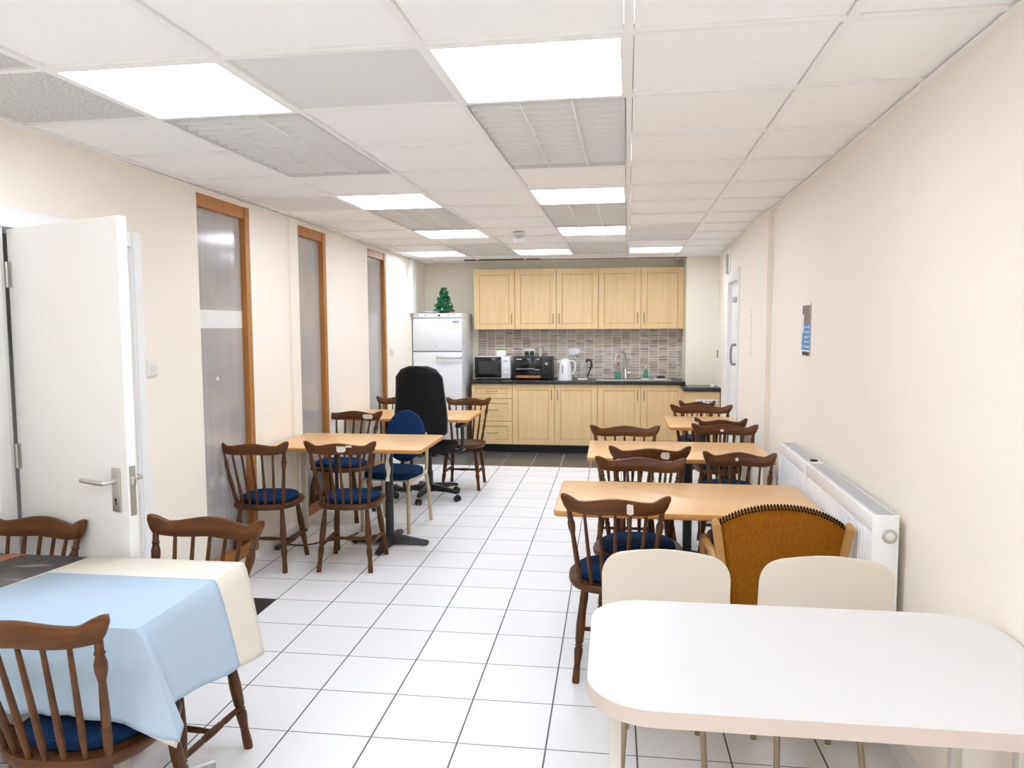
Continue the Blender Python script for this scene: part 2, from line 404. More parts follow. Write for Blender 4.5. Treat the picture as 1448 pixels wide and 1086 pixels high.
for (ci, j) in sorted(louv):
    a1, a0, b0, b1 = CX[ci], CX[ci+1], RY(j), RY(j+2)
    cx, cyy = G((a0+a1)/2, (b0+b1)/2)
    t = thing('louvre_light', lnames[(ci, j)], 'louvred light', (cx, cyy, CZ), math.degrees(-.0195), 'unlit louvred ceiling fittings')
    w, h = (a1-a0)/2-BW, (b1-b0)/2-BW
    m_ = MB(); m_.box(-w, w, -h, h, .05, .055)
    for s_ in (-1, 1): m_.box(s_*w-.003, s_*w+.003, -h, h, 0, .055); m_.box(-w, w, s_*h-.003, s_*h+.003, 0, .055)
    m_.build('tray', m_tray, t, False)
    m_ = MB()
    for k in range(1, 14): y = -h+2*h*k/14; m_.prism([(-w, y-.003), (w, y-.003), (w, y+.003), (-w, y+.003)], .003, .036)
    m_.build('cross_blades', m_louvre, t, False)
    m_ = MB()
    for x in (-w/3, w/3): m_.box(x-.004, x+.004, -h, h, .002, .036)
    m_.build('long_blades', m_louvre, t, False)

t = thing('smoke_detector', 'white smoke detector hanging under the far part of the ceiling', 'smoke detector', (-.81, 6.5, CZ))
MB().lathe(0, 0, [(0, .055), (-.012, .055), (-.02, .05)], 24).build('base', m_whitepl, t)
MB().lathe(0, 0, [(-.02, .036), (-.05, .036)], 24).build('neck', mat('detector_grey', (.45, .45, .45), .5), t)
MB().lathe(0, 0, [(-.05, .046), (-.07, .046), (-.088, .036), (-.095, .02)], 24).build('sensor_head', m_whitepl, t)

# baseboards
b = MB()
for y0, y1 in [(D1+.1, WIN[0][0]), (WIN[0][1], 5.28), (WIN[1][1], WIN[2][0]), (WIN[2][1], 8.85)]:
    b.prism([(xl(y0), y0), (xl(y0)+.014, y0), (xl(y1)+.014, y1), (xl(y1), y1)], 0, .09)
struct(b.build('baseboard_left', m_white, smooth=False))
b = MB()
b.prism([(xa(YF), YF), (xa(YF)-.016, YF), (xa(YS)-.016, YS), (xa(YS), YS)], 0, .1)
b.prism([(xb(YS), YS), (xb(YS)-.016, YS), (xb(RD0-.08)-.016, RD0-.08), (xb(RD0-.08), RD0-.08)], 0, .1)
struct(b.build('baseboard_right', m_white, smooth=False))

# tall narrow windows of grey twin-wall sheet in pine frames
for k, (y0, y1) in enumerate(WIN):
    x = xl((y0+y1)/2)
    fr = MB(); fw = .062
    fr.box(x-.09, x+.004, y1-fw, y1, ZW0, ZWT, .002)
    fr.box(x-.09, x-.002, y0, y1-fw, ZWT-.075, ZWT, .002)
    fr.box(x-.09, x+.002, y0, y1-fw, ZW0, ZW0+.085, .002)
    fr.box(x-.09, x-.055, y0, y0+.045, ZW0+.085, ZWT-.075, .002)
    w = struct(fr.build('window_%d' % (k+1), m_pine, smooth=False), ['tall grey window nearest the open door, in an orange pine frame', 'tall grey window in the middle, in an orange pine frame', 'tall grey window nearest the fridge, in an orange pine frame'][k])
    p = MB(); p.box(x-.05, x-.036, y0+.001, y1-fw, ZW0+.08, ZWT-.07)
    p.build('window_pane', m_poly, w, False, label='grey fluted plastic pane')
    s = MB()
    for q in range(7):
        z = .25+q*.31+.03*math.sin(q*2.1+k); s.turned((x+.003, y1-.03, z), (x+.0065, y1-.03, z), [(0, .005), (1, .004)], 8)
    s.build('frame_screws', m_screw, w)
    if k == 0:
        s = MB(); s.box(x-.036, x-.0335, y0+.004, y1-fw-.002, 1.555, 1.665); s.build('pale_band', mat('pale_band', (.72, .72, .70), .4), w, False)
        s = MB(); s.turned((x-.036, 4.30, 1.245), (x-.03, 4.30, 1.245), [(0, .014), (1, .012)], 10); s.build('paint_spot', m_paper, w)

# ------------------------------------------------------------------ doors
hx, hy = -2.362, D0+.02
dr = thing('door_1', 'white flush door standing wide open at left', 'door', (hx, hy, 0), 0)
dr['kind'] = 'structure'
phi = math.radians(-22.0)                 # leaf direction measured from +x
R_ = M.Rotation(phi, 3, 'Z')
dr.rotation_euler = (0, 0, phi)
# local: x along the leaf from hinge, visible face is -y
LW, DT = .714, .036
m_ = MB(); m_.box(.004, LW, 0, DT, .012, 1.947, .002); m_.build('leaf', m_white, dr, False)
def lever(sy, name):
    mm = MB(); y0 = 0 if sy < 0 else DT
    mm.box(LW-.085, LW-.04, min(y0, y0+sy*.008), max(y0, y0+sy*.008), .90, 1.06, .003)
    h = mm.build(name, m_satin, dr)
    mm = MB(); mm.tube(smoothpath([(LW-.062, y0+sy*.008, 1.012), (LW-.062, y0+sy*.045, 1.012), (LW-.075, y0+sy*.058, 1.012), (LW-.18, y0+sy*.055, 1.012), (LW-.185, y0+sy*.055, 1.012)], 4), .0095)
    mm.build('lever', m_satin, h)
    mm = MB(); mm.turned((LW-.062, y0+sy*.008, .945), (LW-.062, y0+sy*.0095, .945), [(0, .006), (1, .006)], 8); mm.box(LW-.065, LW-.059, y0+sy*.008-.001, y0+sy*.008+.001, .925, .945)
    mm.build('keyhole', m_blackpl, h, False)
lever(-1, 'handle'); lever(1, 'handle')
m_ = MB(); m_.box(LW-.001, LW+.0015, .006, .030, .89, 1.07, .001); lp = m_.build('lock_plate', m_satin, dr, False)
m_ = MB(); m_.box(LW, LW+.012, .010, .026, 1.0, 1.03, .003); m_.build('latch_bolt', m_steel, lp)
for z in (.2, 1.0, 1.72):
    m_ = MB(); m_.turned((.0, -.004, z), (.0, -.004, z+.1), [(0, .007), (1, .007)], 8); m_.box(.0, .03, -.0015, 0, z, z+.1); m_.build('hinge', m_satin, dr)
# frame and architrave of that door
b = MB()
for y0, y1 in ((D0-.105, D0-.02), (D1+.02, D1+.105)):
    b.box(-2.372, -2.352, y0, y1, 0, 2.035, .004); b.box(-2.353, -2.346, y0+.012, y1-.03, 0, 2.035, .003)
b.box(-2.372, -2.352, D0-.02, D1+.02, 1.955, 2.035, .004)
b.box(-2.51, -2.37, D0-.02, D0+.012, 0, 1.965); b.box(-2.51, -2.37, D1-.012, D1+.02, 0, 1.965); b.box(-2.51, -2.37, D0+.012, D1-.012, 1.953, 1.965)
b.box(-2.45, -2.42, D1-.03, D1-.012, 0, 1.953)
struct(b.build('trim_4', m_white, smooth=False), 'white architrave round the open door')

# far right door in a reveal
d2 = thing('door_2', 'white door in the far right wall with grey pull handle', 'door', (0, 0, 0)); d2['kind'] = 'structure'
m_ = MB(); o_ = .028
m_.prism([(xb(RD0)+o_, RD0+.04), (xb(RD1)+o_, RD1-.04), (xb(RD1)+o_+.045, RD1-.04), (xb(RD0)+o_+.045, RD0+.04)], .01, RDT-.04)
m_.build('leaf', m_white, d2, False)
m_ = MB(); yy = RD0+.30; m_.tube(smoothpath([(xb(yy)+o_, yy, 1.19), (xb(yy)+o_-.055, yy, 1.2), (xb(yy)+o_-.055, yy, 1.36), (xb(yy)+o_, yy, 1.37)], 5), .012)
m_.build('pull_handle', mat('grey_handle', (.28, .28, .29), .4, metal=.4), d2)
m_ = MB(); m_.box(xb(yy)+o_-.04, xb(yy)+o_, yy-.09, yy+.1, 1.78, 1.83, .006); m_.build('door_closer', mat('grey_closer', (.45, .45, .45), .4, metal=.4), d2)
m_ = MB(); m_.box(xb(yy)+o_-.012, xb(yy)+o_, yy-.03, yy+.03, 1.565, 1.60, .004); m_.build('bolt', m_satin, d2)
b = MB()
for y0, y1 in ((RD0-.055, RD0+.04), (RD1-.04, RD1+.055)):
    b.prism([(xb(y0)-.014, y0), (xb(y1)-.014, y1), (xb(y1)+.16, y1), (xb(y0)+.16, y0)], 0, RDT+.055)
b.prism([(xb(RD0)-.014, RD0+.04), (xb(RD1)-.014, RD1-.04), (xb(RD1)+.16, RD1-.04), (xb(RD0)+.16, RD0+.04)], RDT-.04, RDT+.055)
struct(b.build('trim_5', m_white, smooth=False), 'white frame of the far right door')
b = MB(); b.box(xb(7.85)-.02, xb(7.85), 7.82, 7.87, 2.09, CZ); struct(b.build('trim_6', m_white, smooth=False), 'white cable trunking above the far right door')
b = MB(); b.box(xl(8.85)-.002, xl(8.85)+.05, 8.80, 8.93, 1.72, CZ); struct(b.build('trim_7', m_white, smooth=False), 'white boxed pipe in the corner over the fridge')

# ------------------------------------------------------------------ wall fittings
def plate(name, label, cat, p, n, w, h, parts=(), m=m_warmpl):
    """wall plate at p facing along n ('x' = towards +x, '-x', '-y')."""
    rz = {'x': 90, '-x': -90, '-y': 0}[n]
    t = thing(name, label, cat, p, rz)
    MB().box(-w/2, w/2, -.011, 0, -h/2, h/2, .003).build('plate', m, t)
    for nm, x0, x1, z0, z1, dd, mt in parts: MB().box(x0, x1, -.011-dd, -.010, z0, z1, min(.002, dd/2.2)).build(nm, mt, t)
    return t
plate('light_switch', 'cream light switch on the left wall beside the door frame', 'switch', (-2.37, 3.586, 1.353), 'x', .088, .088, [('rocker', -.012, .012, -.018, .018, .005, m_whitepl), ('screw', -.033, -.028, -.003, .003, .001, m_satin), ('screw', .028, .033, -.003, .003, .001, m_satin)])
plate('wall_switch', 'small pale switch plate on the left wall near the fridge', 'switch', (xl(7.98), 7.98, 1.288), 'x', .13, .085, [('rocker', -.03, .03, -.015, .015, .004, m_whitepl)])
plate('pull_switch', 'small grey switch box on the cream pier by the far door', 'switch', (1.235, 9.06, 1.222), '-y', .03, .09, [('button', -.008, .008, -.03, .03, .004, m_pgrey)], mat('grey_switch', (.22, .20, .18), .5))
t = thing('alarm_box', 'narrow grey box high on the far right wall above the door', 'alarm box', (xb(8.02), 8.02, 2.19), 0)
MB().box(-.028, 0, -.06, .06, -.1, .1, .004).build('body', mat('alarm_grey', (.4, .39, .38), .5), t)
MB().box(-.031, -.027, -.04, .04, -.02, .06, .001).build('vent_face', m_pgrey, t)
# poster
yp0, yp1 = 4.19, 4.40
t = thing('poster', 'narrow blue and brown poster on the cream right wall', 'poster', (xa(4.39)-.004, 4.39, 1.535), math.degrees(math.atan(-.0255)))
def pp(nm, y0, y1, z0, z1, m, d): MB().box(-d, -d+.0012, y0, y1, z0, z1).build(nm, m, t, False)
pp('sheet', -.105, .105, -.15, .15, m_paper, .0012)
pp('photo_block', -.098, .085, .032, .135, m_pdark, .002)
pp('blue_block', -.10, .088, -.115, .032, m_pblue, .002)
pp('white_panel', .045, .078, -.02, .085, m_paper, .003)
pp('grey_panel', .045, .08, -.068, -.024, m_pgrey, .003)
pp('footer_bar', -.095, .07, -.145, -.123, m_blackpl, .002)
mm = MB(); rr = random.Random(3)
for row in range(5):
    for k in range(6):
        z = .018-.027*row; y = -.09+.02*k+rr.uniform(-.002, .002); hh = rr.uniform(.006, .013)
        mm.box(-.0032, -.0026, y, y+.011, z-hh, z)
mm.build('lettering', m_paper, t, False)
MB().box(-.0032, -.0026, .055, .067, -.098, -.086).build('star_mark', m_paper, t, False)
# notice made of small stickers
t = thing('wall_notice', 'faint white strip of paper notices on the far right wall', 'notice', (xb(6.3)-.003, 6.3, 1.50), math.degrees(math.atan(-.0455)))
MB().box(-.001, .003, -.06, .06, -.20, .20).build('sheet', mat('faint_paper', (.85, .81, .74), .7), t, False)
for z in (.14, .06, -.04, -.11, -.17): MB().box(-.002, -.001, -.04, .03, z-.012, z+.012).build('print_line', mat('faint_print', (.72, .70, .68), .7), t, False)

# ------------------------------------------------------------------ radiators
def radiator(y0, y1, label, valve):
    ym = (y0+y1)/2; ln = (y1-y0)/2
    t = thing('radiator', label, 'radiator', (xa(ym)-.018, ym, 0), math.degrees(math.atan(-.0255)), 'white panel radiators along the right wall')
    X0, X1, z0, z1 = -.098, 0, .16, .885
    m_ = MB(); m_.box(X0+.012, X0+.022, -ln+.01, ln-.01, z0+.02, z1-.012)
    n = int(ln*2/.036)
    for k in range(n):
        y = -ln+.03+(2*ln-.06)*k/(n-1); m_.box(X0+.002, X0+.016, y-.010, y+.010, z0+.055, z1-.075, .005, 2)
    m_.box(X0+.001, X0+.016, -ln, ln, z1-.06, z1-.004, .004); m_.box(X0+.001, X0+.016, -ln, ln, z0, z0+.045, .004)
    m_.build('front_panel', m_ivory, t)
    m_ = MB(); m_.box(-.022, -.008, -ln+.01, ln-.01, z0, z1-.012); m_.build('rear_panel', m_ivory, t, False)
    for s_ in (-1, 1): MB().box(X0, X1-.006, s_*ln-.006, s_*ln+.006, z0, z1, .004).build('side_panel', m_ivory, t)
    m_ = MB(); m_.box(X0+.014, X0+.022, -ln, ln, z1-.008, z1, .002); m_.box(X1-.022, X1-.008, -ln, ln, z1-.008, z1, .002)
    k = 0
    y = -ln+.02
    while y < ln-.02: m_.box(X0+.02, X1-.018, y, y+.005, z1-.006, z1-.001); y += .012
    m_.build('top_grille', m_grille, t, False)
    m_ = MB(); m_.box(-.03, .018, -.1, .1, .3, .5); m_.build('wall_bracket', m_ivory, t, False)
    if valve:
        m_ = MB(); m_.turned((X0+.06, -ln-.006, z1-.075), (X0+.06, -ln-.014, z1-.075), [(0, .026), (.6, .026), (1, .022)], 20); v = m_.build('plug_ring', m_satin, t)
        m_ = MB(); m_.turned((X0+.06, -ln-.012, z1-.075), (X0+.06, -ln-.018, z1-.075), [(0, .016), (1, .012)], 16); m_.build('vent_plug', m_whitepl, v)
    else:
        m_ = MB(); m_.lathe(X0+.05, -ln+.03, [(z1-.002, .018), (z1+.006, .018), (z1+.008, .01)], 14); m_.build('vent_plug', m_blackpl, t)
    return t
radiator(2.77, 3.80, 'long white radiator beside the orange-backed chair, round plug on its end', True)
radiator(3.825, 4.48, 'shorter white radiator farther along the right wall, beside the pilaster', False)

# ------------------------------------------------------------------ kitchen
YW = YB-.002
DY = 9.06                              # base door face
def shaker(mb, x0, x1, z0, z1, y, fw=.07):
    """frame-and-panel front, face at y, 20 mm thick"""
    mb.box(x0, x0+fw, y, y+.02, z0, z1, .0015); mb.box(x1-fw, x1, y, y+.02, z0, z1, .0015)
    mb.box(x0+fw, x1-fw, y, y+.02, z1-fw, z1, .0015); mb.box(x0+fw, x1-fw, y, y+.02, z0, z0+fw, .0015)
    mb.box(x0+fw+.003, x1-fw-.003, y+.007, y+.018, z0+fw+.003, z1-fw-.003, .001)
def bow(mb, p0, p1, out=.026):
    p0, p1 = V(p0), V(p1); d = (p1-p0)*.12; o = V((0, -out, 0))
    mb.tube(smoothpath([p0, p0+o*.8+d*.25, p0+o+d, (p0+p1)/2+o*1.05, p1+o-d, p1+o*.8-d*.25, p1], 4), .0045, 6)
def cabinet(name, label, x0, x1, z0, z1, yf, doors, group, kind='door'):
    """doors: list of handle sides"""
    t = thing(name, label, 'cabinet', ((x0+x1)/2, yf, z0), 0, group)
    w = (x1-x0)/2; h = z1-z0; dp = YW-yf
    m_ = MB(); m_.box(-w+.0005, w-.0005, .022, dp, 0, h); m_.build('carcass', m_cabgap, t, False)
    n = len(doors); dw = 2*w/n
    for i, hs in enumerate(doors):
        a = -w+i*dw+.0026; c = a+dw-.0052
        m_ = MB(); shaker(m_, a, c, .002, h-.002, 0); d = m_.build('door', m_cab, t, False)
        hxx = c-.035 if hs == 'R' else a+.035
        m_ = MB()
        if kind == 'wall': bow(m_, (hxx, 0, .075), (hxx, 0, .195))
        else: bow(m_, (hxx, 0, h-.195), (hxx, 0, h-.075))
        m_.build('handle', m_bronze, d)
    return t
W0, W1, WZ0, WZ1, WY = -1.737, .866, 1.52, 2.272, 9.34
ww = (W1-W0)/5
g1 = 'wall cupboards over the worktop'
cabinet('wall_cabinet', 'maple wall cabinet with one door, at the fridge end', W0, W0+ww, WZ0, WZ1, WY, 'R', g1, 'wall')
cabinet('wall_cabinet', 'maple two-door wall cabinet above the white kettle', W0+ww, W0+3*ww, WZ0, WZ1, WY, 'RL', g1, 'wall')
cabinet('wall_cabinet', 'maple two-door wall cabinet above the sink', W0+3*ww, W1-.006, WZ0, WZ1, WY, 'RL', g1, 'wall')
BZ0, BZ1 = .105, .855
X_ = [-1.722, -1.215, -.696, -.175, .336, .855]
g2 = 'base cupboards under the long worktop'
# drawers
t = thing('drawer_unit', 'maple unit of three drawers beside the fridge', 'cabinet', ((X_[0]+X_[1])/2, DY, BZ0), 0, g2)
w = (X_[1]-X_[0])/2; h = BZ1-BZ0
m_ = MB(); m_.box(-w, w-.0005, .022, YW-DY, 0, h); m_.build('carcass', m_cabgap, t, False)
for z0, z1 in ((.573, .747), (.290, .567), (.003, .284)):
    m_ = MB(); shaker(m_, -w+.002, w-.002, z0, z1, 0, .055); d = m_.build('drawer', m_cab, t, False)
    m_ = MB(); zc = (z0+z1)/2+(0 if z1 > .6 else .0); bow(m_, (-.065, .006 if z1 < .6 else .006, zc), (.065, .006, zc)); m_.build('handle', m_bronze, d)
cabinet('base_cabinet', 'maple two-door base cabinet below the toaster oven and kettle', X_[1], X_[3], BZ0, BZ1, DY, 'RL', g2)
cabinet('base_cabinet', 'maple two-door base cabinet below the sink', X_[3], X_[5], BZ0, BZ1, DY, 'RL', g2)
o = MB().box(X_[0], X_[5], DY+.10, DY+.118, 0, BZ0).build('plinth', m_plinth, None, False); tag(o, 'long black plinth under the maple base cabinets', 'plinth')
# worktop with sink cut-out as separate steel sink on top
o = MB().box(X_[0]-.015, .862, DY-.03, YW, BZ1, .895, .006).build('worktop', m_top); tag(o, 'long glossy black worktop over the maple base cabinets', 'worktop')
o = MB().box(-1.737, .86, YB-.009, YB-.0005, .896, 1.519).build('splashback', m_splash, None, False); tag(o, 'brown and grey mosaic tile splashback behind the worktop', 'splashback')

# lower end unit in front of the pier
t = thing('end_unit', 'low maple end cupboard with a white control strip, in front of pier', 'cabinet', (1.03, 8.66, 0))
MB().box(-.208, .18, .022, .395, .1, .815).build('carcass', m_cab, t, False)
m_ = MB(); m_.box(-.205, .178, 0, .02, .105, .81, .002); d = m_.build('front', m_cab, t, False)
m_ = MB(); m_.box(-.09, .174, -.012, 0, .675, .725, .003); q = m_.build('control_strip', m_whitepl, d)
m_ = MB()
for x in (-.065, -.04, -.03, .02, .06, .1, .155): m_.box(x, x+.014, -.0145, -.011, .694, .706)
m_.build('buttons', m_display, q, False)
MB().box(-.2, .178, .07, .085, 0, .1).build('kickboard', m_plinth, t, False)
o = MB().box(.80, 1.214, 8.625, 9.058, .816, .858, .006).build('worktop', m_top); tag(o, 'short lower black worktop in front of the cream pier', 'worktop')
t = thing('sachet', 'tiny white sachet on the short lower worktop', 'sachet', (1.13, 8.72, .858)); MB().box(-.02, .02, -.012, .012, 0, .03, .006).build('wrapper', m_paper, t)

# fridge freezer
t = thing('fridge_freezer', 'tall white fridge freezer in the far left corner', 'fridge', (-2.11, 8.9, 0))
MB().box(-.307, .307, .055, .68, .03, 1.72, .006).build('cabinet', m_fridge, t)
MB().box(-.307, .307, .0, .055, 1.665, 1.72, .006).build('control_panel', m_fridge, t)
for x in (-.24, -.14, .14): MB().turned((x, .0, 1.695), (x, -.003, 1.695), [(0, .012), (1, .010)], 12).build('panel_light', m_pgrey, t)
MB().turned((.025, .0, 1.695), (.025, -.01, 1.695), [(0, .014), (1, .012)], 12).build('control_knob', m_blackpl, t)
d = MB().box(-.305, .305, 0, .05, 1.262, 1.658, .008).build('freezer_door', m_fridge, t)
MB().box(.19, .27, -.0015, 0, 1.60, 1.63).build('maker_badge', m_pgrey, d, False)
MB().turned((-.02, 0, 1.32), (-.02, -.003, 1.32), [(0, .009), (1, .008)], 10).build('door_lock', m_pgrey, d)
d = MB().box(-.305, .305, 0, .05, .06, 1.25, .008).build('fridge_door', m_fridge, t)
m_ = MB(); m_.tube(smoothpath([(-.005, .0, 1.195), (.02, -.03, 1.185), (.15, -.035, 1.18), (.27, -.03, 1.185), (.298, 0, 1.195)], 5), .012, 8); m_.build('handle', m_satin, d)
for x in (-.26, .26):
    for y in (.1, .6): MB().lathe(x, y, [(0, .02), (.035, .02)], 10).build('foot', m_blackpl, t)
t = thing('white_dish', 'shallow white dish on the fridge, left of the tree', 'dish', (-2.255, 9.15, 1.72))
MB().lathe(0, 0, [(0, .06), (.004, .062), (.02, .115), (.028, .13), (.024, .128), (.008, .058)], 28).build('bowl', m_white, t)
# little christmas tree
t = thing('christmas_tree', 'small green tinsel christmas tree standing on the fridge', 'christmas tree', (-2.085, 9.18, 1.72))
MB().lathe(0, 0, [(0, .06), (.03, .075), (.32, .008)], 14).build('core', mat('tree_core', (.006, .06, .022), .9), t)
rr = random.Random(5); m_ = MB()
for k in range(1700):
    z = .03+.285*(rr.random()**1.25); R = .112*(1-(z-.03)/.34)+.012; R *= 1+.12*math.sin(z*75); a = rr.uniform(0, 2*PI); r = R*rr.uniform(.55, 1.05)
    c = V((r*math.cos(a), r*math.sin(a), z)); d1 = V((rr.uniform(-1, 1), rr.uniform(-1, 1), rr.uniform(-1, 1))).normalized()*.019; d2 = d1.cross(V((rr.uniform(-1, 1), rr.uniform(-1, 1), rr.uniform(-1, 1)))).normalized()*.006
    vs = [m_.bm.verts.new(p) for p in (c-d1, c+d2, c+d1, c-d2)]; m_.bm.faces.new(vs)
o = m_.build('tinsel_needles', m_tree, t, False); o['kind'] = 'stuff'
for k in range(14):
    z = .05+.02*k; R = .118*(1-(z-.03)/.34)+.008; a = -PI/2+1.9*math.sin(k*2.3)
    MB().ball((R*math.cos(a), R*math.sin(a), z), .010, 8).build('bauble', m_red if k % 3 == 1 else m_paper, t)
MB().ball((0, 0, .325), .014, 8, (1, .5, 1.2)).build('topper', m_paper, t)
MB().box(.05, .14, -.09, -.03, 0, .012, .003).build('red_skirt', m_red, t)

# microwave
KZ = .895
t = thing('microwave', 'white microwave with black glass door, at worktop left end', 'microwave', (-1.487, 9.22, KZ))
MB().box(-.228, .228, 0, .34, .015, .29, .006).build('case', m_fridge, t)
d = MB().box(-.222, .115, -.018, 0, .022, .283, .005).build('door', m_oven, t)
MB().box(-.17, .065, -.0195, -.0175, .075, .235).build('window_mesh', m_ovenin, d, False)
m_ = MB(); m_.box(-.224, .117, -.012, .0, .016, .029); m_.box(-.224, .117, -.012, 0, .277, .289); m_.box(-.227, -.216, -.012, 0, .02, .285); m_.build('door_rim', m_fridge, t, False)
d = MB().box(.118, .226, -.016, 0, .018, .287, .004).build('control_panel', m_fridge, t)
MB().box(.142, .198, -.0175, -.0155, .225, .24).build('display', m_pgrey, d, False)
MB().turned((.17, -.016, .15), (.17, -.03, .15), [(0, .02), (1, .018)], 16).build('timer_knob', m_whitepl, d)
MB().turned((.17, -.016, .09), (.17, -.03, .09), [(0, .02), (1, .018)], 16).build('power_knob', m_whitepl, d)
for x in (-.19, .19):
    for y in (.03, .3): MB().lathe(x, y, [(0, .014), (.016, .014)], 8).build('foot', m_blackpl, t)
# toaster oven
t = thing('toaster_oven', 'black toaster oven with glass door, between microwave and kettle', 'toaster oven', (-.985, 9.22, KZ))
MB().box(-.225, .245, 0, .32, .015, .285, .008).build('case', m_blackpl, t)
d = MB().box(-.215, .115, -.014, 0, .06, .275, .004).build('door', m_oven, t)
m_ = MB(); m_.tube(smoothpath([(-.2, -.03, .135), (-.12, -.034, .135), (.0, -.034, .14), (.05, -.034, .128), (.1, -.03, .128)], 5), .006); m_.build('handle', m_pgrey, d)
m_ = MB(); m_.box(-.20, -.13, -.0155, -.0135, .252, .262); m_.box(.06, .09, -.0155, -.0135, .254, .26); m_.build('printed_marks', m_paper, d, False)
MB().box(-.2, .1, -.006, .0, .022, .055, .002).build('crumb_tray', m_orange, t)
for z in (.2, .145, .085): k_ = MB().turned((.175, 0, z), (.175, -.016, z), [(0, .02), (.8, .018), (1, .014)], 14).build('dial', m_satin if z > .18 else m_blackpl, t)
for x in (-.19, .21):
    for y in (.03, .28): MB().lathe(x, y, [(0, .014), (.016, .014)], 8).build('foot', m_blackpl, t)
# kettle
t = thing('kettle', 'white plastic jug kettle on the worktop right of the toaster oven', 'kettle', (-.575, 9.20, KZ))
MB().lathe(0, 0, [(0, .09), (.018, .09), (.022, .084)], 24).build('base', m_whitepl, t)
MB().lathe(0, 0, [(.022, .083), (.04, .084), (.14, .074), (.235, .064), (.242, .06)], 24).build('jug', m_whitepl, t)
MB().lathe(0, 0, [(.242, .06), (.256, .052), (.266, .014), (.27, .012), (.274, .0)], 20).build('lid', m_whitepl, t)
m_ = MB(); m_.tube(smoothpath([(.055, 0, .235), (.095, 0, .238), (.122, 0, .2), (.118, 0, .13), (.1, 0, .085), (.074, 0, .075)], 5), .012); m_.build('handle', m_whitepl, t)
MB().box(-.035, -.02, -.078, -.07, .08, .19, .003).build('water_gauge', m_pgrey, t)
m_ = MB(); m_.rings([[V((-.055, -.02, .2)), V((-.055, .02, .2)), V((-.06, .015, .24)), V((-.06, -.015, .24))], [V((-.09, -.004, .232)), V((-.09, .004, .232)), V((-.09, .004, .24)), V((-.09, -.004, .24))]]); m_.build('spout', m_whitepl, t)
# glass jug
t = thing('glass_jug', 'glass jug with black curved handle on a white base, by the kettle', 'jug', (-.35, 9.27, KZ))
MB().box(-.07, .045, -.06, .06, 0, .022, .008).build('base', m_whitepl, t)
MB().lathe(-.01, 0, [(.023, .045), (.03, .055), (.12, .058), (.19, .05), (.22, .052), (.22, .049), (.19, .047), (.12, .055), (.032, .052)], 24).build('jug', m_glass, t)
m_ = MB(); m_.tube(smoothpath([(.03, 0, .215), (.045, 0, .245), (.08, 0, .24), (.095, 0, .19), (.075, 0, .12), (.05, 0, .05), (.042, 0, .026)], 6), [.014]*12+[.012]*12+[.008]*13); m_.build('handle', m_blackpl, t)
# sockets on the splashback
def sock(x, label, plugs):
    t = plate('wall_socket', label, 'socket', (x, YB-.009, 1.225), '-y', .146, .088, [('rocker', -.05, -.035, .015, .035, .003, m_whitepl), ('rocker', .035, .05, .015, .035, .003, m_whitepl)], m_whitepl)
    for dx, m in plugs:
        p = MB().box(dx-.025, dx+.025, -.05, -.012, -.035, .015, .008).build('plug', m, t)
        mm = MB(); mm.tube(smoothpath([(dx, -.045, -.02), (dx+.004, -.06, -.05), (dx-.02, -.05, -.12), (dx-.05, -.03, -.16)], 5), .004); mm.build('plug_lead', m_pgrey if m is m_whitepl else m, p)
sock(-1.06, 'white double socket with two black plugs, above the toaster oven', [(-.035, m_blackpl), (.035, m_blackpl)])
t_ = sock(-.485, 'white double socket with a white adaptor, above the kettle', [(.035, m_whitepl)])
t = thing('canister', 'small steel canister standing on the toaster oven', 'canister', (-.905, 9.45, KZ+.285)); MB().lathe(0, 0, [(0, .04), (.1, .04), (.105, .036)], 18).build('body', m_steel, t); MB().lathe(0, 0, [(.105, .037), (.115, .037), (.118, .02)], 18).build('lid', m_satin, t)
t = thing('packet', 'white and green packet standing on the microwave', 'packet', (-1.40, 9.40, KZ+.29)); MB().box(-.062, .062, -.02, .02, 0, .095, .003).build('carton', m_paper, t); MB().box(-.0635, .0635, -.0215, .0215, .072, .092, .002).build('green_band', m_packet, t)
# sink, tap, bottles
t = thing('sink', 'steel inset sink with drainer in the black worktop', 'sink', (.3, 9.34, KZ))
MB().prism(rrect(-.5, .42, -.2, .18, .03), 0, .008, .003).build('drainer', m_steel, t)
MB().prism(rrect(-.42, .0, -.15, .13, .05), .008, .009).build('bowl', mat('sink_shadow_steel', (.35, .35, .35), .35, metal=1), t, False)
m_ = MB()
for k in range(7): m_.box(.06, .36, -.13+.04*k, -.12+.04*k, .008, .011, .001)
m_.build('ridges', m_steel, t, False)
MB().lathe(.02, .06, [(.009, .03), (.013, .028)], 14).build('waste', m_blackpl, t)
MB().lathe(.17, -.02, [(.011, .035), (.016, .03)], 14).build('plug', m_blackpl, t)
t = thing('swan_neck_tap', 'tall steel swan-neck mixer tap behind the sink', 'tap', (.165, 9.485, KZ+.008))
MB().lathe(0, 0, [(0, .026), (.02, .026), (.03, .02), (.11, .02), (.12, .014)], 16).build('body', m_steel, t)
m_ = MB(); m_.tube(smoothpath([(0, 0, .1), (-.0, -.005, .24), (-.015, -.02, .31), (-.06, -.06, .335), (-.115, -.1, .29), (-.13, -.11, .22)], 7), .012, 10); m_.build('spout', m_steel, t)
m_ = MB(); m_.tube(smoothpath([(.015, 0, .07), (.06, -.01, .075), (.085, -.02, .1), (.085, -.02, .15)], 5), .009); m_.build('lever', m_steel, t)
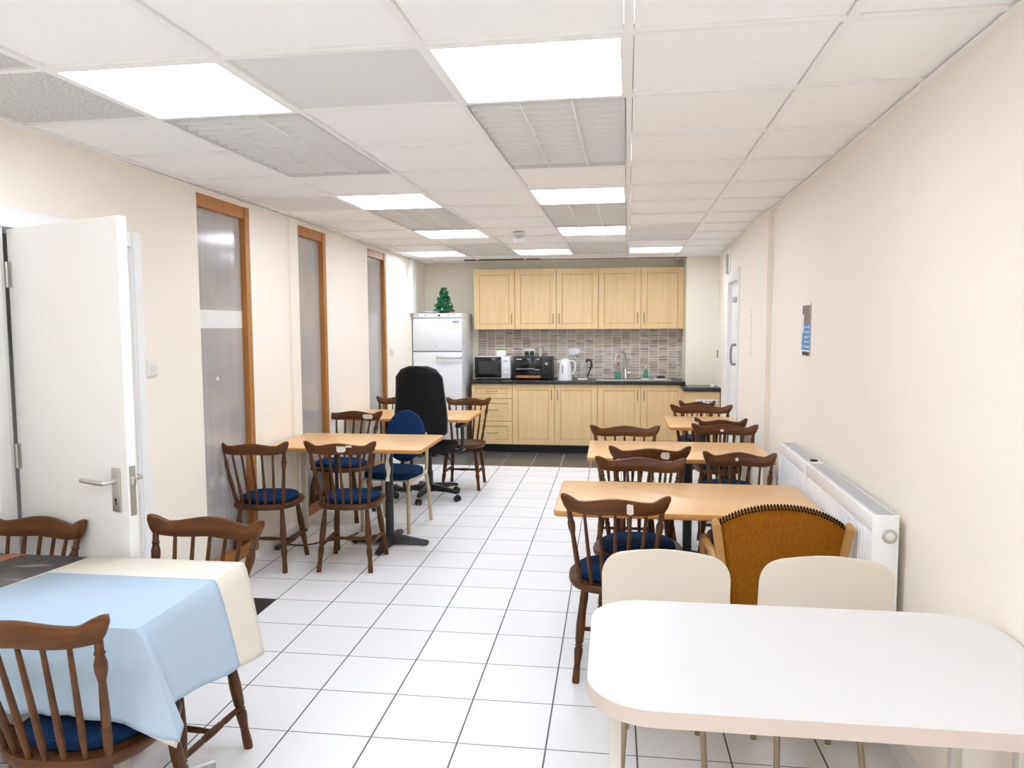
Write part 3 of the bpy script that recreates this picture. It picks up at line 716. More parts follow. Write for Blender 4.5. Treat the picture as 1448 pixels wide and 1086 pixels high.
def bottle(x, y, s, label, capm):
    t = thing('soap_bottle', label, 'bottle', (x, y, KZ+(.008 if x < .7 else 0)))
    MB().lathe(0, 0, [(0, .034*s), (.004, .037*s), (.075*s, .037*s)], 18).build('green_soap', m_green, t)
    MB().lathe(0, 0, [(.075*s, .037*s), (.11*s, .036*s), (.145*s, .02*s), (.165*s, .013*s)], 18).build('clear_top', m_glass if s > .9 else m_green, t)
    MB().lathe(0, 0, [(.165*s, .014*s), (.19*s, .012*s), (.205*s, .006*s)], 12).build('cap', capm, t)
bottle(.072, 9.44, 1.0, 'green soap bottle with red cap, left of the tap', m_red)
bottle(.415, 9.47, .74, 'small green soap bottle right of the tap', m_whitepl)
t = thing('scrubbing_brush', 'dark long-handled brush lying on the sink drainer', 'brush', (.50, 9.47, KZ+.012), -8)
MB().tube([(-.08, 0, .02), (.02, 0, .014), (.06, 0, .012)], [.006, .008, .008]).build('handle', m_pgrey, t); MB().box(.05, .15, -.02, .02, 0, .03, .006).build('head', m_blackpl, t)

# ------------------------------------------------------------------ windsor-style chairs
LEGP = [(0, .0155), (.06, .0165), (.2, .0135), (.33, .019), (.36, .019), (.375, .0135), (.395, .018), (.41, .0135), (.44, .018), (.62, .0205), (.80, .0165), (.97, .0125), (1, .0125)]
SPP = [(0, .0075), (.12, .0085), (.2, .0105), (.215, .0085), (.235, .0105), (.5, .0085), (1, .0065)]
POSTP = [(0, .0105), (.1, .012), (.22, .0125), (.235, .0095), (.255, .0135), (.275, .0095), (.3, .0125), (.5, .0115), (.66, .0095), (.76, .016), (.82, .0165), (.88, .011), (.90, .0145), (.92, .011), (1, .011)]
STP = [(0, .0085), (.15, .0105), (.3, .0115), (.33, .009), (.36, .0125), (.5, .0135), (.64, .0125), (.67, .009), (.7, .0115), (.85, .0105), (1, .0085)]
def sup(a, b_, n, k, N=40, taper=0):
    out = []
    for i in range(N):
        t = 2*PI*i/N; c, s = math.cos(t), math.sin(t)
        x = a*math.copysign(abs(c)**(2/n), c); y = b_*math.copysign(abs(s)**(2/n), s)
        out.append((x*(1+taper*y/b_), y+k))
    return out
def seat_mesh():
    m_ = MB()
    o = sup(.212, .205, 2.7, 0, 44, .04)
    rings = []
    for z, s in ((.398, .90), (.402, .955), (.412, .992), (.422, 1.0), (.430, .992), (.435, .965), (.434, .9), (.430, .7)): rings.append([V((x*s, y*s, z)) for x, y in o])
    return m_.rings(rings).mesh('seat', m_dkwood)
def cushion_mesh():
    o = sup(.178, .165, 2.5, .012, 40, .05); rings = []
    for z, s in ((.430, .93), (.438, .985), (.450, 1.0), (.461, .975), (.469, .90), (.474, .75), (.476, .45), (.4765, .1)): rings.append([V((x*s, y*s+.012*(1-s), z)) for x, y in o])
    return MB().rings(rings).mesh('cushion', m_navy)
TILT = .19
def railpt(u):      # plan curve of the crest rail, u in -1..1
    return u*.226, -.272+.048*u*u
def rail_mesh():
    m_ = MB(); rings = []
    N = 40
    for i in range(N+1):
        u = -1+2*i/N; x, y = railpt(u); au = abs(u)
        if au < .68: top = .835+.009*math.cos(au/.68*PI)
        else: k = (au-.68)/.30; top = .826+.027*math.sin(min(1, k)*PI/2)**1.4
        bot = .770-.004*math.sin(min(1, au/.85)*PI)+.012*max(0, (au-.5)/.5)**2
        if au > .88: bot += .042*((au-.88)/.12)**1.5
        if au > .985: mid = top*.6+bot*.4; top = mid+(top-mid)*.8; bot = mid+(bot-mid)*.75
        th = .0140 if au < .97 else .0110
        dx, dy = .226, .096*u; L_ = math.hypot(dx, dy); nx, ny = -dy/L_, dx/L_
        ring = []
        H = (top-bot)/2; zc = (top+bot)/2
        for k in range(12):
            a = 2*PI*k/12; ca_, sa_ = math.cos(a), math.sin(a)
            px_ = math.copysign(abs(ca_)**.5, ca_)*th; pz_ = math.copysign(abs(sa_)**.5, sa_)*H
            z = zc+pz_; off = px_-(z-.78)*TILT
            ring.append(V((x+nx*px_, y+ny*px_-(z-.80)*TILT, z)))
        rings.append(ring)
    return m_.rings(rings).mesh('top_rail', m_dkwood2, ang=60)
def leg_mesh(sx, sy):
    return MB().turned((sx*(.178 if sy > 0 else .168), sy*.195, 0), (sx*.135, sy*.135, .405), LEGP, 12).mesh('leg', m_dkwood)
me_seat, me_cush, me_rail = seat_mesh(), cushion_mesh(), rail_mesh()
me_legs = [leg_mesh(sx, sy) for sx in (-1, 1) for sy in (-1, 1)]
me_sp = []
for k in range(7):
    u = -.9+1.8*k/6
    xt, yt = railpt(u*.96); ub = -.84+1.68*k/6
    xb_ = .178*ub; yb = -.190+.058*ub*ub
    me_sp.append(MB().turned((xb_, yb, .430), (xt, yt-(.776-.80)*TILT, .782), POSTP if k in (0, 6) else SPP, 9).mesh('spindle', m_dkwood))
def legpt(sx, sy, z):
    t = z/.405; a = V((sx*(.178 if sy > 0 else .168), sy*.195, 0)); c = V((sx*.135, sy*.135, .405)); return a+(c-a)*t
me_st = [MB().turned(legpt(s, -1, .165), legpt(s, 1, .165), STP, 9).mesh('stretcher', m_dkwood) for s in (-1, 1)]
p0 = (legpt(-1, -1, .165)+legpt(-1, 1, .165))/2; p1 = (legpt(1, -1, .165)+legpt(1, 1, .165))/2
me_st.append(MB().turned(p0, p1, STP, 9).mesh('stretcher', m_dkwood))
def part(name, me, parent, label=None):
    o = bpy.data.objects.new(name, me); col.objects.link(o); o.parent = parent
    if label: o['label'] = label
    return o
proto = bpy.data.objects.new('spindle_chair', None); col.objects.link(proto); proto.empty_display_size = .05
part('seat', me_seat, proto); part('seat_cushion', me_cush, proto, 'navy blue round seat pad'); part('top_rail', me_rail, proto)
for me in me_legs: part('leg', me, proto)
for me in me_sp: part('spindle', me, proto)
for me in me_st: part('stretcher', me, proto)
def patch(chair, u, w, h, z, back=True, m=m_chip, name='worn_patch', label='pale worn patch', blob=True):
    """a chip or sticker on the crest rail; back = the face away from the sitter"""
    x, y = railpt(u); sgn = -1 if back else 1; m_ = MB()
    pts = []; rr = random.Random(int(u*100)+11)
    n = 14
    for k in range(n):
        a = 2*PI*k/n; q = rr.uniform(.8, 1.1) if blob else 1
        ex = .45 if blob else 1
        pts.append((math.copysign(abs(math.cos(a))**ex, math.cos(a))*w/2*q, math.copysign(abs(math.sin(a))**ex, math.sin(a))*h/2*q))
    def P(px_, pz_, o_):
        uu = u+px_/.226; xx, yy = railpt(uu); zz = z+pz_
        return V((xx, yy+sgn*(.0138+o_)-(zz-.80)*TILT, zz))
    m_.rings([[P(a, c, -.002) for a, c in pts], [P(a, c, .0012) for a, c in pts]])
    o = m_.build(name, m, chair, False); o['label'] = label
G_CH = 'dark wooden spindle-back chairs'
chairs = [
 # x, y, rot, xscale, label
 (-2.235, 4.600, 4, 1, 'dark wooden spindle chair by first window, back to camera, no patch on rail'),
 (-1.695, 4.670, 4, 1, 'dark wooden spindle chair with pale patch on rail, nearest the black table pedestal'),
 (-2.205, 5.850, 176, 1.18, 'dark wooden spindle chair behind the left table, white patch at rail end'),
 (-2.165, 7.140, 180, 1, 'dark wooden spindle chair mostly hidden left of the tall black office chair'),
 (-1.43, 7.110, 180, 1, 'dark wooden spindle chair beside the kitchen drawers, right of the black office chair'),
 (.02, 3.370, -1, 1, 'dark wooden spindle chair with chipped rail left of the ochre armchair'),
 (.135, 3.820, 176, 1.06, 'dark wooden spindle chair facing camera behind the nearest beech table on the right'),
 (.21, 4.690, 3, 1.05, 'dark wooden spindle chair with big white patch, back to camera at second right-hand beech table'),
 (.69, 4.050, 175, .87, 'dark wooden spindle chair with small oval mark, beside the radiators'),
 (.095, 5.130, 181, 1.08, 'dark wooden spindle chair facing camera in front of the sink cupboard'),
 (.79, 5.280, 176, 1.02, 'dark wooden spindle chair with oval mark, facing camera at second right-hand beech table'),
 (.845, 6.11, -4, .86, 'dark wooden spindle chair half hidden, back to camera, at the farthest right table'),
 (.795, 6.620, 180, 1.2, 'dark wooden spindle chair facing camera at the farthest right table, below end unit'),
 (.80, 7.47, 0, .74, 'dark wooden spindle chair of which only the crest shows, before the end unit'),
 (-2.175, 2.270, 176, 1, 'dark wooden spindle chair in front of the open white door'),
 (-1.53, 2.340, 175, 1.07, 'dark wooden spindle chair behind the tablecloth, right of the white door'),
 (-1.465, 1.885, 1, 1, 'dark wooden spindle chair in front of the blue tablecloth, back to camera'),
]
objs = []
for i, (x, y, rz, sx, lab) in enumerate(chairs):
    c = proto if i == 0 else dup(proto)
    c.location = (x, y, 0); c.rotation_euler = (0, 0, math.radians(rz)); c.scale = (sx, 1, 1)
    tag(c, lab, 'chair', G_CH); objs.append(c)
_c = [c for c in objs[4].children if c.name.startswith('seat_cushion')][0]; bpy.data.objects.remove(_c)      # the chair by the drawers has a bare wooden seat
patch(objs[1], .08, .062, .042, .806); patch(objs[1], .3, .04, .012, .825)
patch(objs[2], -.50, .095, .040, .80, False)
patch(objs[5], .27, .03, .05, .80)
patch(objs[7], .36, .055, .044, .80)
patch(objs[8], .06, .020, .020, .805, False, name='oval_mark', label='small pale oval mark', blob=False)
patch(objs[10], .07, .026, .018, .80, False, name='oval_mark', label='small pale oval mark', blob=False)
patch(objs[11], -.93, .04, .04, .80)

# ------------------------------------------------------------------ beech tables on pedestals
def beech_table(x0, x1, y0, y1, label, base=(0, 0), zt=.745):
    cx, cyy = (x0+x1)/2, (y0+y1)/2; w, h = (x1-x0)/2, (y1-y0)/2
    t = thing('beech_table', label, 'table', (cx, cyy, 0), 0, 'beech laminate tables')
    top = MB().prism(rrect(-w, w, -h, h, .03, 4), zt-.028, zt, .008, 3); 
    for fc in top.bm.faces: fc.material_index = 0 if abs(fc.normal.z) > .9 and fc.calc_center_median().z > zt-.004 else 1
    top.build('tabletop', [m_lam, m_lamedge], t)
    def ped(px_, py_=0, k_=1):
        MB().turned((px_, py_, .03), (px_, py_, zt-.03), [(0, .030), (1, .030)], 18).build('column', m_blackmt, t)
        m_ = MB()
        for a in (0, 90, 180, 270):
            aa = math.radians(a); d = V((math.cos(aa), math.sin(aa), 0)); n = V((-d.y, d.x, 0)); rg = []
            for r, wd, z0, z1 in ((.0, .045, .02, .075), (.1, .04, .018, .06), (.22, .03, .014, .04), (.27, .027, .012, .034), (.285, .02, .012, .028)):
                p = V((px_, py_, 0))+d*r*k_; rg.append([p+n*wd+V((0, 0, z0)), p-n*wd+V((0, 0, z0)), p-n*wd*.6+V((0, 0, z1)), p+n*wd*.6+V((0, 0, z1))])
            m_.rings(rg); m_.lathe(px_+d.x*.26*k_, py_+d.y*.26*k_, [(0, .014), (.014, .014)], 8)
        m_.build('foot', m_blackmt, t)
        MB().box(px_-.16, px_+.16, py_-.03, py_+.03, zt-.045, zt-.028, .003).build('top_plate', m_blackmt, t)
    if base != 'odd': ped(base[0], base[1], .75)
    else:
        ped(w-.33)
        MB().box(-.535, -.495, .205, .245, .03, zt-.028, .004).build('leg', m_beige2, t, label='grey-beige square leg')
        m_ = MB(); m_.tube(smoothpath([(-.515, .225, .02), (-.52, .0, .018), (-.525, -.25, .014)], 4), [.02]*9, 8); m_.build('foot', m_blackmt, t)
        MB().turned((-.10, -.19, 0), (-.10, -.19, zt-.028), [(0, .0135), (1, .0135)], 10).build('leg', m_blackmt, t, label='thin black leg')
    return t
beech_table(-2.345, -1.25, 4.77, 5.48, 'beech table with black pedestal on the left, beside the middle window', 'odd')
beech_table(-2.375, -1.25, 6.40, 7.13, 'beech table on the far left, behind the tall black office chair', (-.27, 0))
beech_table(-.255, .925, 3.255, 3.92, 'nearest beech table on the right, beside the ochre armchair', (.165, 0))
beech_table(-.155, .99, 4.62, 5.33, 'second beech table on the right, between two rows of chairs', (.08, 0))
beech_table(.46, 1.075, 6.10, 6.85, 'farthest beech table on the right, before the end unit', (0, -.1))
t = thing('plastic_strip', 'pale strip hanging under the left beech table, next to black column', 'strip', (-1.555, 5.02, .717))
m_ = MB(); rg = []
for k in range(13): z = -.02*k; wv = .014+.004*math.sin(k*1.1); xx = .004*math.sin(k*.9); rg.append([V((xx-wv, -.002, z)), V((xx+wv, -.002, z)), V((xx+wv, .002, z)), V((xx-wv, .002, z))])
m_.rings(rg); m_.build('ribbon', m_strip, t)
m_ = MB(); m_.tube(smoothpath([(-2.3, 5.0, .006), (-2.17, 5.0, .006), (-2.05, 5.12, .006), (-1.95, 5.2, .006), (-1.9, 5.35, .006)], 6), .005, 6)
tag(m_.build('floor_cable', m_blackpl), 'thin black cable lying on the tiles under the left table', 'cable')

# ------------------------------------------------------------------ banquet chair with a round back
t = thing('round_back_chair', 'blue round-backed banquet chair with champagne metal frame', 'chair', (-1.675, 5.60, 0), -7)
m_ = MB(); rg = []
o = sup(.205, .19, 4, -.02, 36)
for z, s in ((.405, .94), (.412, .985), (.435, 1), (.458, .97), (.468, .86), (.472, .5), (.473, .1)): rg.append([V((x*s, y*s, z)) for x, y in o])
m_.rings(rg); m_.build('seat_pad', m_navy, t)
m_ = MB(); rg = []; cz_ = .685
for d_, s in ((.028, .9), (.02, .98), (0, 1), (-.02, .97), (-.03, .85), (-.033, .4)):
    ring = []
    for k in range(40):
        a = 2*PI*k/40; X, Z =   .167*s*math.cos(a), .205*s*math.sin(a)
        ring.append(V((X, .205+d_+Z*.18, cz_+Z)))
    rg.append(ring)
m_.rings(rg); m_.build('round_back', m_navy, t)
for s_ in (-1, 1):
    m_ = MB(); m_.tube(smoothpath([(s_*.19, -.20, 0), (s_*.19, -.20, .30), (s_*.19, -.195, .37), (s_*.19, -.15, .40), (s_*.19, .0, .402), (s_*.19, .15, .405), (s_*.188, .185, .45), (s_*.178, .22, .62), (s_*.162, .235, .71)], 5), .0145, 10)
    m_.build('side_frame', m_beige, t)
    m_ = MB(); m_.tube([(s_*.19, .165, .40), (s_*.197, .20, .27), (s_*.20, .245, 0)], .0145, 10); m_.build('rear_leg', m_beige, t)
m_ = MB(); m_.tube([(-.19, -.16, .398), (.19, -.16, .398)], .012); m_.tube([(-.19, .15, .40), (.19, .15, .40)], .012); m_.build('cross_rails', m_beige, t)

# ------------------------------------------------------------------ office chair
t = thing('office_chair', 'tall black swivel office chair seen from behind', 'office chair', (-1.645, 6.58, 0), -6)
m_ = MB()
for k in range(5):
    a = math.radians(-89+72*k); d = V((math.cos(a), math.sin(a), 0)); n = V((-d.y, d.x, 0)); rg = []
    for r, wd, z0, z1 in ((.02, .034, .07, .135), (.1, .03, .075, .125), (.22, .024, .078, .108), (.30, .02, .07, .095), (.318, .012, .072, .088)):
        p = d*r; rg.append([p+n*wd+V((0, 0, z0)), p-n*wd+V((0, 0, z0)), p-n*wd*.7+V((0, 0, z1)), p+n*wd*.7+V((0, 0, z1))])
    m_.rings(rg)
base = m_.build('star_base', m_blackpl, t)
for k in range(5):
    a = math.radians(-89+72*k); d = V((math.cos(a), math.sin(a), 0)); n = V((-d.y, d.x, 0)); c = d*.305
    m_ = MB()
    for s_ in (-1, 1): m_.turned(c+n*s_*.010+V((0, 0, .027)), c+n*s_*.026+V((0, 0, .027)), [(0, .025), (.2, .027), (.8, .027), (1, .022)], 16)
    m_.box(c.x-.012, c.x+.012, c.y-.012, c.y+.012, .03, .06, .004)
    q = m_.build('caster', m_blackpl, t)
    MB().turned(c+V((0, 0, .05)), c+V((0, 0, .078)), [(0, .008), (1, .008)], 8).build('caster_stem', m_steel, q)
MB().lathe(0, 0, [(.06, .03), (.25, .03), (.25, .022), (.40, .022)], 16).build('gas_column', m_blackpl, t)
MB().box(-.11, .11, -.14, .14, .40, .435, .01).build('mechanism', m_blackpl, t)
m_ = MB(); m_.tube(smoothpath([(.08, 0, .41), (.16, -.02, .40), (.2, -.03, .37), (.23, -.03, .365)], 4), .007); m_.build('tilt_lever', m_blackpl, t)
m_ = MB(); rg = []; o = sup(.235, .235, 3.6, .03, 40)
for z, s in ((.435, .85), (.445, .96), (.475, 1), (.505, .98), (.52, .9), (.528, .6), (.53, .1)): rg.append([V((x*s, y*s+.03*(1-s), z-.02*max(0, (y-.1))/.2)) for x, y in o])
m_.rings(rg); m_.build('seat', m_black, t)
# back: tall padded shell, tapering to the top
m_ = MB(); rg = []
def bw(v):                    # half width at height v 0..1
    if v < .14: return .17+.072*math.sin(v/.14*PI/2)
    w_ = .242-.040*max(0, (v-.22)/.66)
    return w_ if v < .80 else .208*max(0, 1-((v-.80)/.203)**2.7)**.5
NV = 26
for i in range(NV+1):
    v = 1-(1-i/NV)**1.8; z = .575+.64*v; W_ = max(.012, bw(v)); yb = -.235-.05*v-.03*math.sin(v*PI)*-1*.6
    th = .045 if .05 < v < .93 else .03
    rg.append([V((math.copysign(abs(math.cos(a))**.55, math.cos(a))*W_, yb+.035*(abs(math.cos(a))**1.2)*(W_/.23)+math.copysign(abs(math.sin(a))**.7, math.sin(a))*th, z)) for a in [2*PI*k/24 for k in range(24)]])
m_.rings(rg); bk = m_.build('backrest', m_black, t, ang=60)
m_ = MB()
pts = [V((s_*bw(v), -.235-.05*v+.018*math.sin(v*PI)+.028, .575+.64*v)) for s_, vs in ((-1, [.0, .1, .3, .5, .7, .85, .95, .99]), (1, [.99, .95, .85, .7, .5, .3, .1, 0])) for v in vs]
m_.tube(pts, .012, 6); m_.build('edge_piping', m_blackpl, bk)
m_ = MB(); m_.tube(smoothpath([(0, -.1, .42), (0, -.24, .43), (0, -.265, .5), (0, -.26, .68)], 5), .022); m_.build('back_stem', m_blackpl, t)
for s_ in (-1, 1):
    m_ = MB(); m_.tube(smoothpath([(s_*.17, .03, .43), (s_*.27, .03, .435), (s_*.305, .03, .48), (s_*.305, .03, .665)], 5), .017); ar = m_.build('arm_post', m_blackpl, t)
    m_ = MB(); m_.prism([(x+s_*.305, y+.02) for x, y in rrect(-.035, .035, -.115, .115, .03)], .662, .69, .008); m_.build('arm_pad', m_blackpl, ar)

# ------------------------------------------------------------------ ochre armchair (seen from behind)
t = thing('ochre_armchair', 'ochre upholstered wooden chair with black studs along its back', 'armchair', (.663, 3.235, 0), -2)
# local: faces +y, back plane about y=-.22
def oy(z): return -.235-.16*(z-.45)
m_ = MB(); rg = []
NX = 24
def otop(u): return .79+.076*(1-abs(u)**2.1)
for i in range(NX+1):
    u = -1+2*i/NX; ring = []
    for z, side in [(.34, 0)]+[(None, 0), (None, 1)]+[(.34, 1)]: pass
    zt = otop(u); wz = lambda z: max(.165, .232-.15*(.80-z))
    col_ = []
    for side in (0, 1):
        zs = [.30+(zt-.30)*k/8 for k in range(9)]
        if side: zs = zs[::-1]
        for z in zs:
            th = .028*(1 if z < zt-.012 else .6)
            col_.append(V((u*wz(z), oy(z)+.025*(u*u)+(-th if side == 0 else th), z)))
    rg.append(col_)
m_.rings(rg); bk = m_.build('back_panel', m_ochre, t, ang=50)
m_ = MB()
for k in range(40):
    u = -.985+1.97*k/39; z = otop(u); x = u*(.232-.15*(.80-z))
    m_.turned((x, oy(z)+.025*u*u-.022, z-.006), (x, oy(z)+.025*u*u+.012, z+.005), [(0, .0042), (1, .0042)], 6)
m_.build('stud_trim', m_stud, bk)
m_ = MB(); m_.tube([(-.205, oy(.64)-.029+.025, .64)]+[(u*.208, oy(.64)-.0285+.025*u*u, .64) for u in (-.7, -.3, 0, .3, .7)]+[(.205, oy(.64)-.029+.025, .64)], .0016, 5); m_.build('seam', mat('ochre_seam', (.2, .085, .01), .9), bk)
for s_ in (-1, 1):
    m_ = MB(); rg = []
    for z in (0, .2, .45, .6, .72, .785, .80, .806):
        x = s_*(max(.165, .232-.15*(.80-z))+.0165 if z > .34 else .1815); y = oy(z)+.012 if z > .45 else oy(.45)+.012-.06*(1-z/.45); hw = .016 if z < .79 else .009; hd = .028 if z < .79 else .016
        if z > .8: hw, hd = .005, .008
        rg.append([V((x-hw, y-hd, z)), V((x+hw, y-hd, z)), V((x+hw, y+hd, z)), V((x-hw, y+hd, z))])
    m_.rings(rg); m_.build('back_post', m_oak, t, False)
    m_ = MB(); m_.tube(smoothpath([(s_*.225, oy(.60)+.03, .60), (s_*.25, -.02, .625), (s_*.255, .16, .61)], 4), .016, 8); ar = m_.build('arm', m_oak, t)
    m_ = MB(); m_.turned((s_*.245, .22, 0), (s_*.255, .15, .61), [(0, .016), (1, .018)], 10); m_.build('front_leg', m_oak, t)
m_ = MB(); rg = []; o = sup(.225, .22, 4, .0, 36)
for z, s in ((.36, .96), (.37, 1), (.42, 1), (.445, .95), (.455, .8), (.458, .2)): rg.append([V((x*s, y*s, z)) for x, y in o])
m_.rings(rg); m_.build('seat', m_ochre, t)
m_ = MB(); m_.box(-.25, .25, .17, .2, .31, .36, .004); m_.box(-.25, .25, -.235, -.21, .31, .36, .004)
for s_ in (-1, 1): m_.box(s_*.24-.012, s_*.24+.012, -.22, .18, .31, .36, .004)
m_.build('seat_rails', m_oak, t)

# ------------------------------------------------------------------ cream shell chairs
def shell_mesh():
    NU, NVV = 20, 34; P = []
    prof = [(-.235, .405), (-.225, .432), (-.19, .445), (-.1, .438), (.0, .428), (.08, .430), (.135, .455), (.163, .51), (.175, .58), (.19, .67), (.207, .76), (.218, .83)]
    path = smoothpath([(0, y, z) for y, z in prof], 5); n = len(path)
    path = path[:-8]+[path[-8].lerp(path[-1], 1-(1-q/14)**2) for q in range(15)]; n = len(path)
    rows = []
    for i, p in enumerate(path):
        s = i/(n-1)
        hw = .205 if s > .5 else .2
        if s < .12: hw = .2-.02*(1-s/.12)**2
        if .42 < s < .66: hw = .205-.025*math.sin((s-.42)/.24*PI)
        rows.append((p, hw, s))
    grid = []
    for p, hw, s in rows:
        row = []
        for k in range(NU+1):
            u = -1+2*k/NU
            e = abs(u)
            lift = .028*e**3 if s < .5 else 0
            fw_ = -.013*e**2.2 if s > .5 else (-.013*e**2.2*max(0, (s-.3)/.2) if s > .3 else 0)
            crown = .013*(1-e**3)*max(0, (s-.8)/.2)**2
            row.append(V((u*hw, p.y+fw_, p.z+lift+crown)))
        grid.append(row)
    # round the upper corners: trim top rows by superellipse
    ztop, zc = path[-1].z, path[-1].z-.09
    for ri, (p, hw, s) in enumerate(rows):
        if p.z > zc and s > .5:
            k = (p.z-zc)/(ztop-zc); W_ = hw-.085+.085*max(0, 1-k**2.1)**(1/2.1)
            for q in range(NU+1):
                u = -1+2*q/NU; grid[ri][q].x = u*W_
    m_ = MB(); VV = [[m_.bm.verts.new(v) for v in r] for r in grid]
    for a, b_ in zip(VV, VV[1:]):
        for k in range(NU): m_.bm.faces.new((a[k], a[k+1], b_[k+1], b_[k]))
    bmesh.ops.recalc_face_normals(m_.bm, faces=m_.bm.faces[:])
    bmesh.ops.solidify(m_.bm, geom=m_.bm.faces[:], thickness=.0075)
    return m_.mesh('shell', m_cream, ang=60)
me_shell = shell_mesh()
sc0 = thing('shell_chair', 'cream plastic shell chair, left of the pair with backs to the white table', 'chair', (.185, 2.61, 0), 177, 'cream plastic shell chairs')
part('shell', me_shell, sc0)
for s_ in (-1, 1):
    m_ = MB(); m_.tube(smoothpath([(s_*.135, -.215, 0), (s_*.12, -.16, .38), (s_*.115, -.12, .415), (s_*.115, .06, .41), (s_*.12, .10, .38), (s_*.14, .21, 0)], 5), .0105, 10); m_.build('leg_frame', m_legbrown, sc0)
m_ = MB(); m_.tube([(-.115, -.1, .412), (.115, -.1, .412)], .009); m_.tube([(-.115, .05, .41), (.115, .05, .41)], .009); m_.build('cross_bars', m_legbrown, sc0)
sc1 = dup(sc0); sc1.location = (.672, 2.60, 0); sc1.rotation_euler = (0, 0, math.radians(180))
tag(sc1, 'cream plastic shell chair, right of the pair, nearer the radiator wall', 'chair', 'cream plastic shell chairs')

# ------------------------------------------------------------------ white table in the foreground
t = thing('white_table', 'white laminate table with rounded corners in the right foreground', 'table', (0, 0, 0))
ZT = .765
def ro(x0, x1, y0, y1, r, n=10): return rrect(x0, x1, y0, y1, r, n)
out = ro(-.052, 1.012, 1.515, 2.150, .145)
tp = MB().mat(1).prism(out, ZT-.036, ZT-.0006, .002); tp.mat(0).prism([(.48+(x-.48)*.9985, 1.832+(y-1.832)*.9985) for x, y in out], ZT-.0012, ZT)
tp.build('tabletop', [m_wtop, m_wedge], t, ang=30)
for x, y in ((.012, 1.665), (.016, 2.06), (.875, 1.665), (.915, 2.06)): MB().box(x-.0135, x+.0135, y-.0135, y+.0135, 0, ZT-.036, .002).build('leg', m_frmgrey, t)
m_ = MB(); m_.box(.03, .88, 2.05, 2.07, ZT-.066, ZT-.036); m_.box(.03, .88, 1.66, 1.68, ZT-.066, ZT-.036); m_.box(.03, .05, 1.67, 2.06, ZT-.066, ZT-.036); m_.box(.87, .89, 1.67, 2.06, ZT-.066, ZT-.036); m_.build('apron_frame', m_frmgrey, t, False)

# ------------------------------------------------------------------ dark table with the two cloths
TX0, TX1, TY0, TY1, TZ = -2.33, -1.272, 1.815, 2.405, .741
t = thing('marbled_table', 'table with black marbled top and rust stripe, mostly under cloth', 'table', (0, 0, 0))
MB().prism(rrect(TX0, TX1, TY0, TY1, .02, 3), TZ-.03, TZ, .003).build('tabletop', m_oil, t)
m_ = MB(); m_.prism([(-2.165, 2.405), (-2.108, 2.405), (-2.19, 2.15), (-2.33, 1.9), (-2.33, 2.0), (-2.25, 2.18)], TZ, TZ+.0008); m_.build('stripe', m_rust, t, False)
for x, y in ((-2.03, 1.985), (-1.545, 2.113)):
    MB().turned((x, y, .04), (x, y, TZ-.03), [(0, .018), (1, .018)], 16).build('column', m_beige2, t)
    m_ = MB()
    for a in (58, 148, 238, 328):
        d = V((math.cos(math.radians(a)), math.sin(math.radians(a)), 0)); m_.tube([V((x, y, .055))+d*.0, V((x, y, .045))+d*.12, V((x, y, .022))+d*.30], [.022, .02, .016], 8)
    m_.build('foot', m_satin, t)
    MB().box(x-.15, x+.15, y-.03, y+.03, TZ-.045, TZ-.03, .003).build('top_plate', m_blackmt, t)

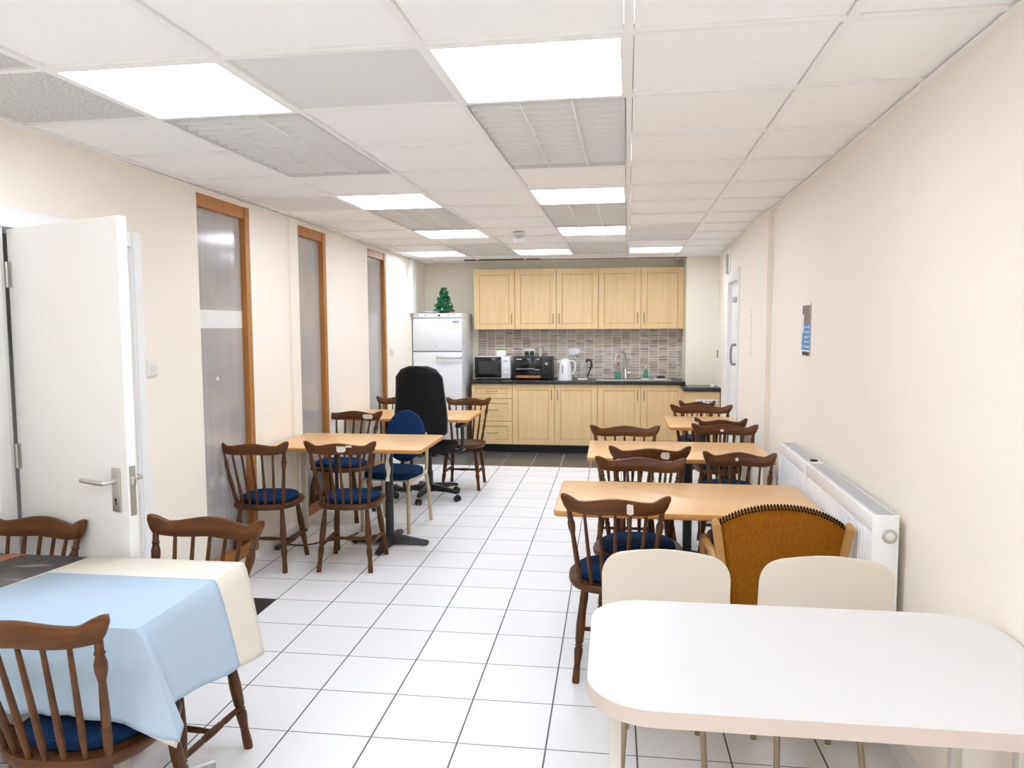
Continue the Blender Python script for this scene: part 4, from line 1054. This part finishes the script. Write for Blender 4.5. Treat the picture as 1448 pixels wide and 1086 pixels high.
def cloth(name, label, m, y_far, dz, xl_far, xl_near, dn, dc, de0, de1, gap):
    """A cloth over the right part of the table: flat top from a slanting left edge, a drop at the near side (dn),
    a pointed corner fold (dc) and a drop at the right end (de0 -> de1). gap sets it just inside or outside its neighbour."""
    mb = MB(); z0 = TZ+dz; E = []
    nx = 30
    for k in range(nx+1):
        t_ = k/nx; x = xl_near+(TX1-.012-xl_near)*t_; c = max(0, (t_-.72)/.28)**1.6
        fold = .010*math.sin(t_*17+.4)*(1-c)+.006*math.sin(t_*41)
        E.append((V((x, TY0, 0)), V((.085*c, -.022-fold-gap, 0)), dn+(dc-dn)*c+.008*math.sin(t_*13)))
    E.append((V((TX1-.003, TY0+.002, 0)), V((.118+gap, -.022, 0)), dc+.012))
    E.append((V((TX1, TY0+.006, 0)), V((.104+gap, .012, 0)), dc-.012))
    E.append((V((TX1, TY0+.014, 0)), V((.050+gap, .040, 0)), de0+.01))
    ny = 16
    for k in range(1, ny+1):
        t_ = k/ny; y = TY0+.02+(y_far-TY0-.02)*t_
        E.append((V((TX1, y, 0)), V((  .046+.026*t_+.007*math.sin(t_*9+1)+gap, .03*(1-t_), 0)), de0+(de1-de0)*t_**.8))
    NR = 16; G_ = []
    for p, o_, d in E:
        cl = []
        for k in range(NR+1):
            q = k/NR; sh = q**.9
            rnd = min(1, q*9); n_ = o_.normalized()
            cl.append(p+o_*sh+n_*(.007*math.sqrt(1-(1-rnd)**2))+V((0, 0, z0-d*q)))
        G_.append(cl)
    VV = [[mb.bm.verts.new(v) for v in c] for c in G_]
    for a, b_ in zip(VV, VV[1:]):
        for k in range(NR): mb.bm.faces.new((a[k], b_[k], b_[k+1], a[k+1]))
    far = [mb.bm.verts.new((xl_far, y_far, z0))]
    mb.bm.faces.new([c[0] for c in VV]+far)
    o = mb.build(name, m, None, True, 50)
    md = o.modifiers.new('thick', 'SOLIDIFY'); md.thickness = .0012; md.offset = 0
    tag(o, label, 'tablecloth', 'two overlapping tablecloths')
    return o
cloth('tablecloth', 'cream tablecloth showing along the far side, under the blue one', m_ccloth, TY1, .002, -1.845, -1.955, .215, .30, .20, .325, -.006)
cloth('tablecloth', 'light blue tablecloth draped over the near side of the table', m_blue, 2.216, .0045, -1.862, -1.952, .238, .285, .225, .285, .004)

# ------------------------------------------------------------------ world + view
w = bpy.data.worlds.new('world'); scene.world = w; w.use_nodes = True
w.node_tree.nodes['Background'].inputs[0].default_value = (.9, .9, .9, 1); w.node_tree.nodes['Background'].inputs[1].default_value = .3
vs = scene.view_settings
scene.display_settings.display_device = 'sRGB'
vs.view_transform = 'Standard'; vs.look = 'None'; vs.gamma = 1; vs.use_curve_mapping = False
vs.exposure = 0.0
cy_ = scene.cycles
cy_.max_bounces = 14; cy_.diffuse_bounces = 10; cy_.glossy_bounces = 5; cy_.transmission_bounces = 6
cy_.use_denoising = True
cy_.sample_clamp_indirect = 8
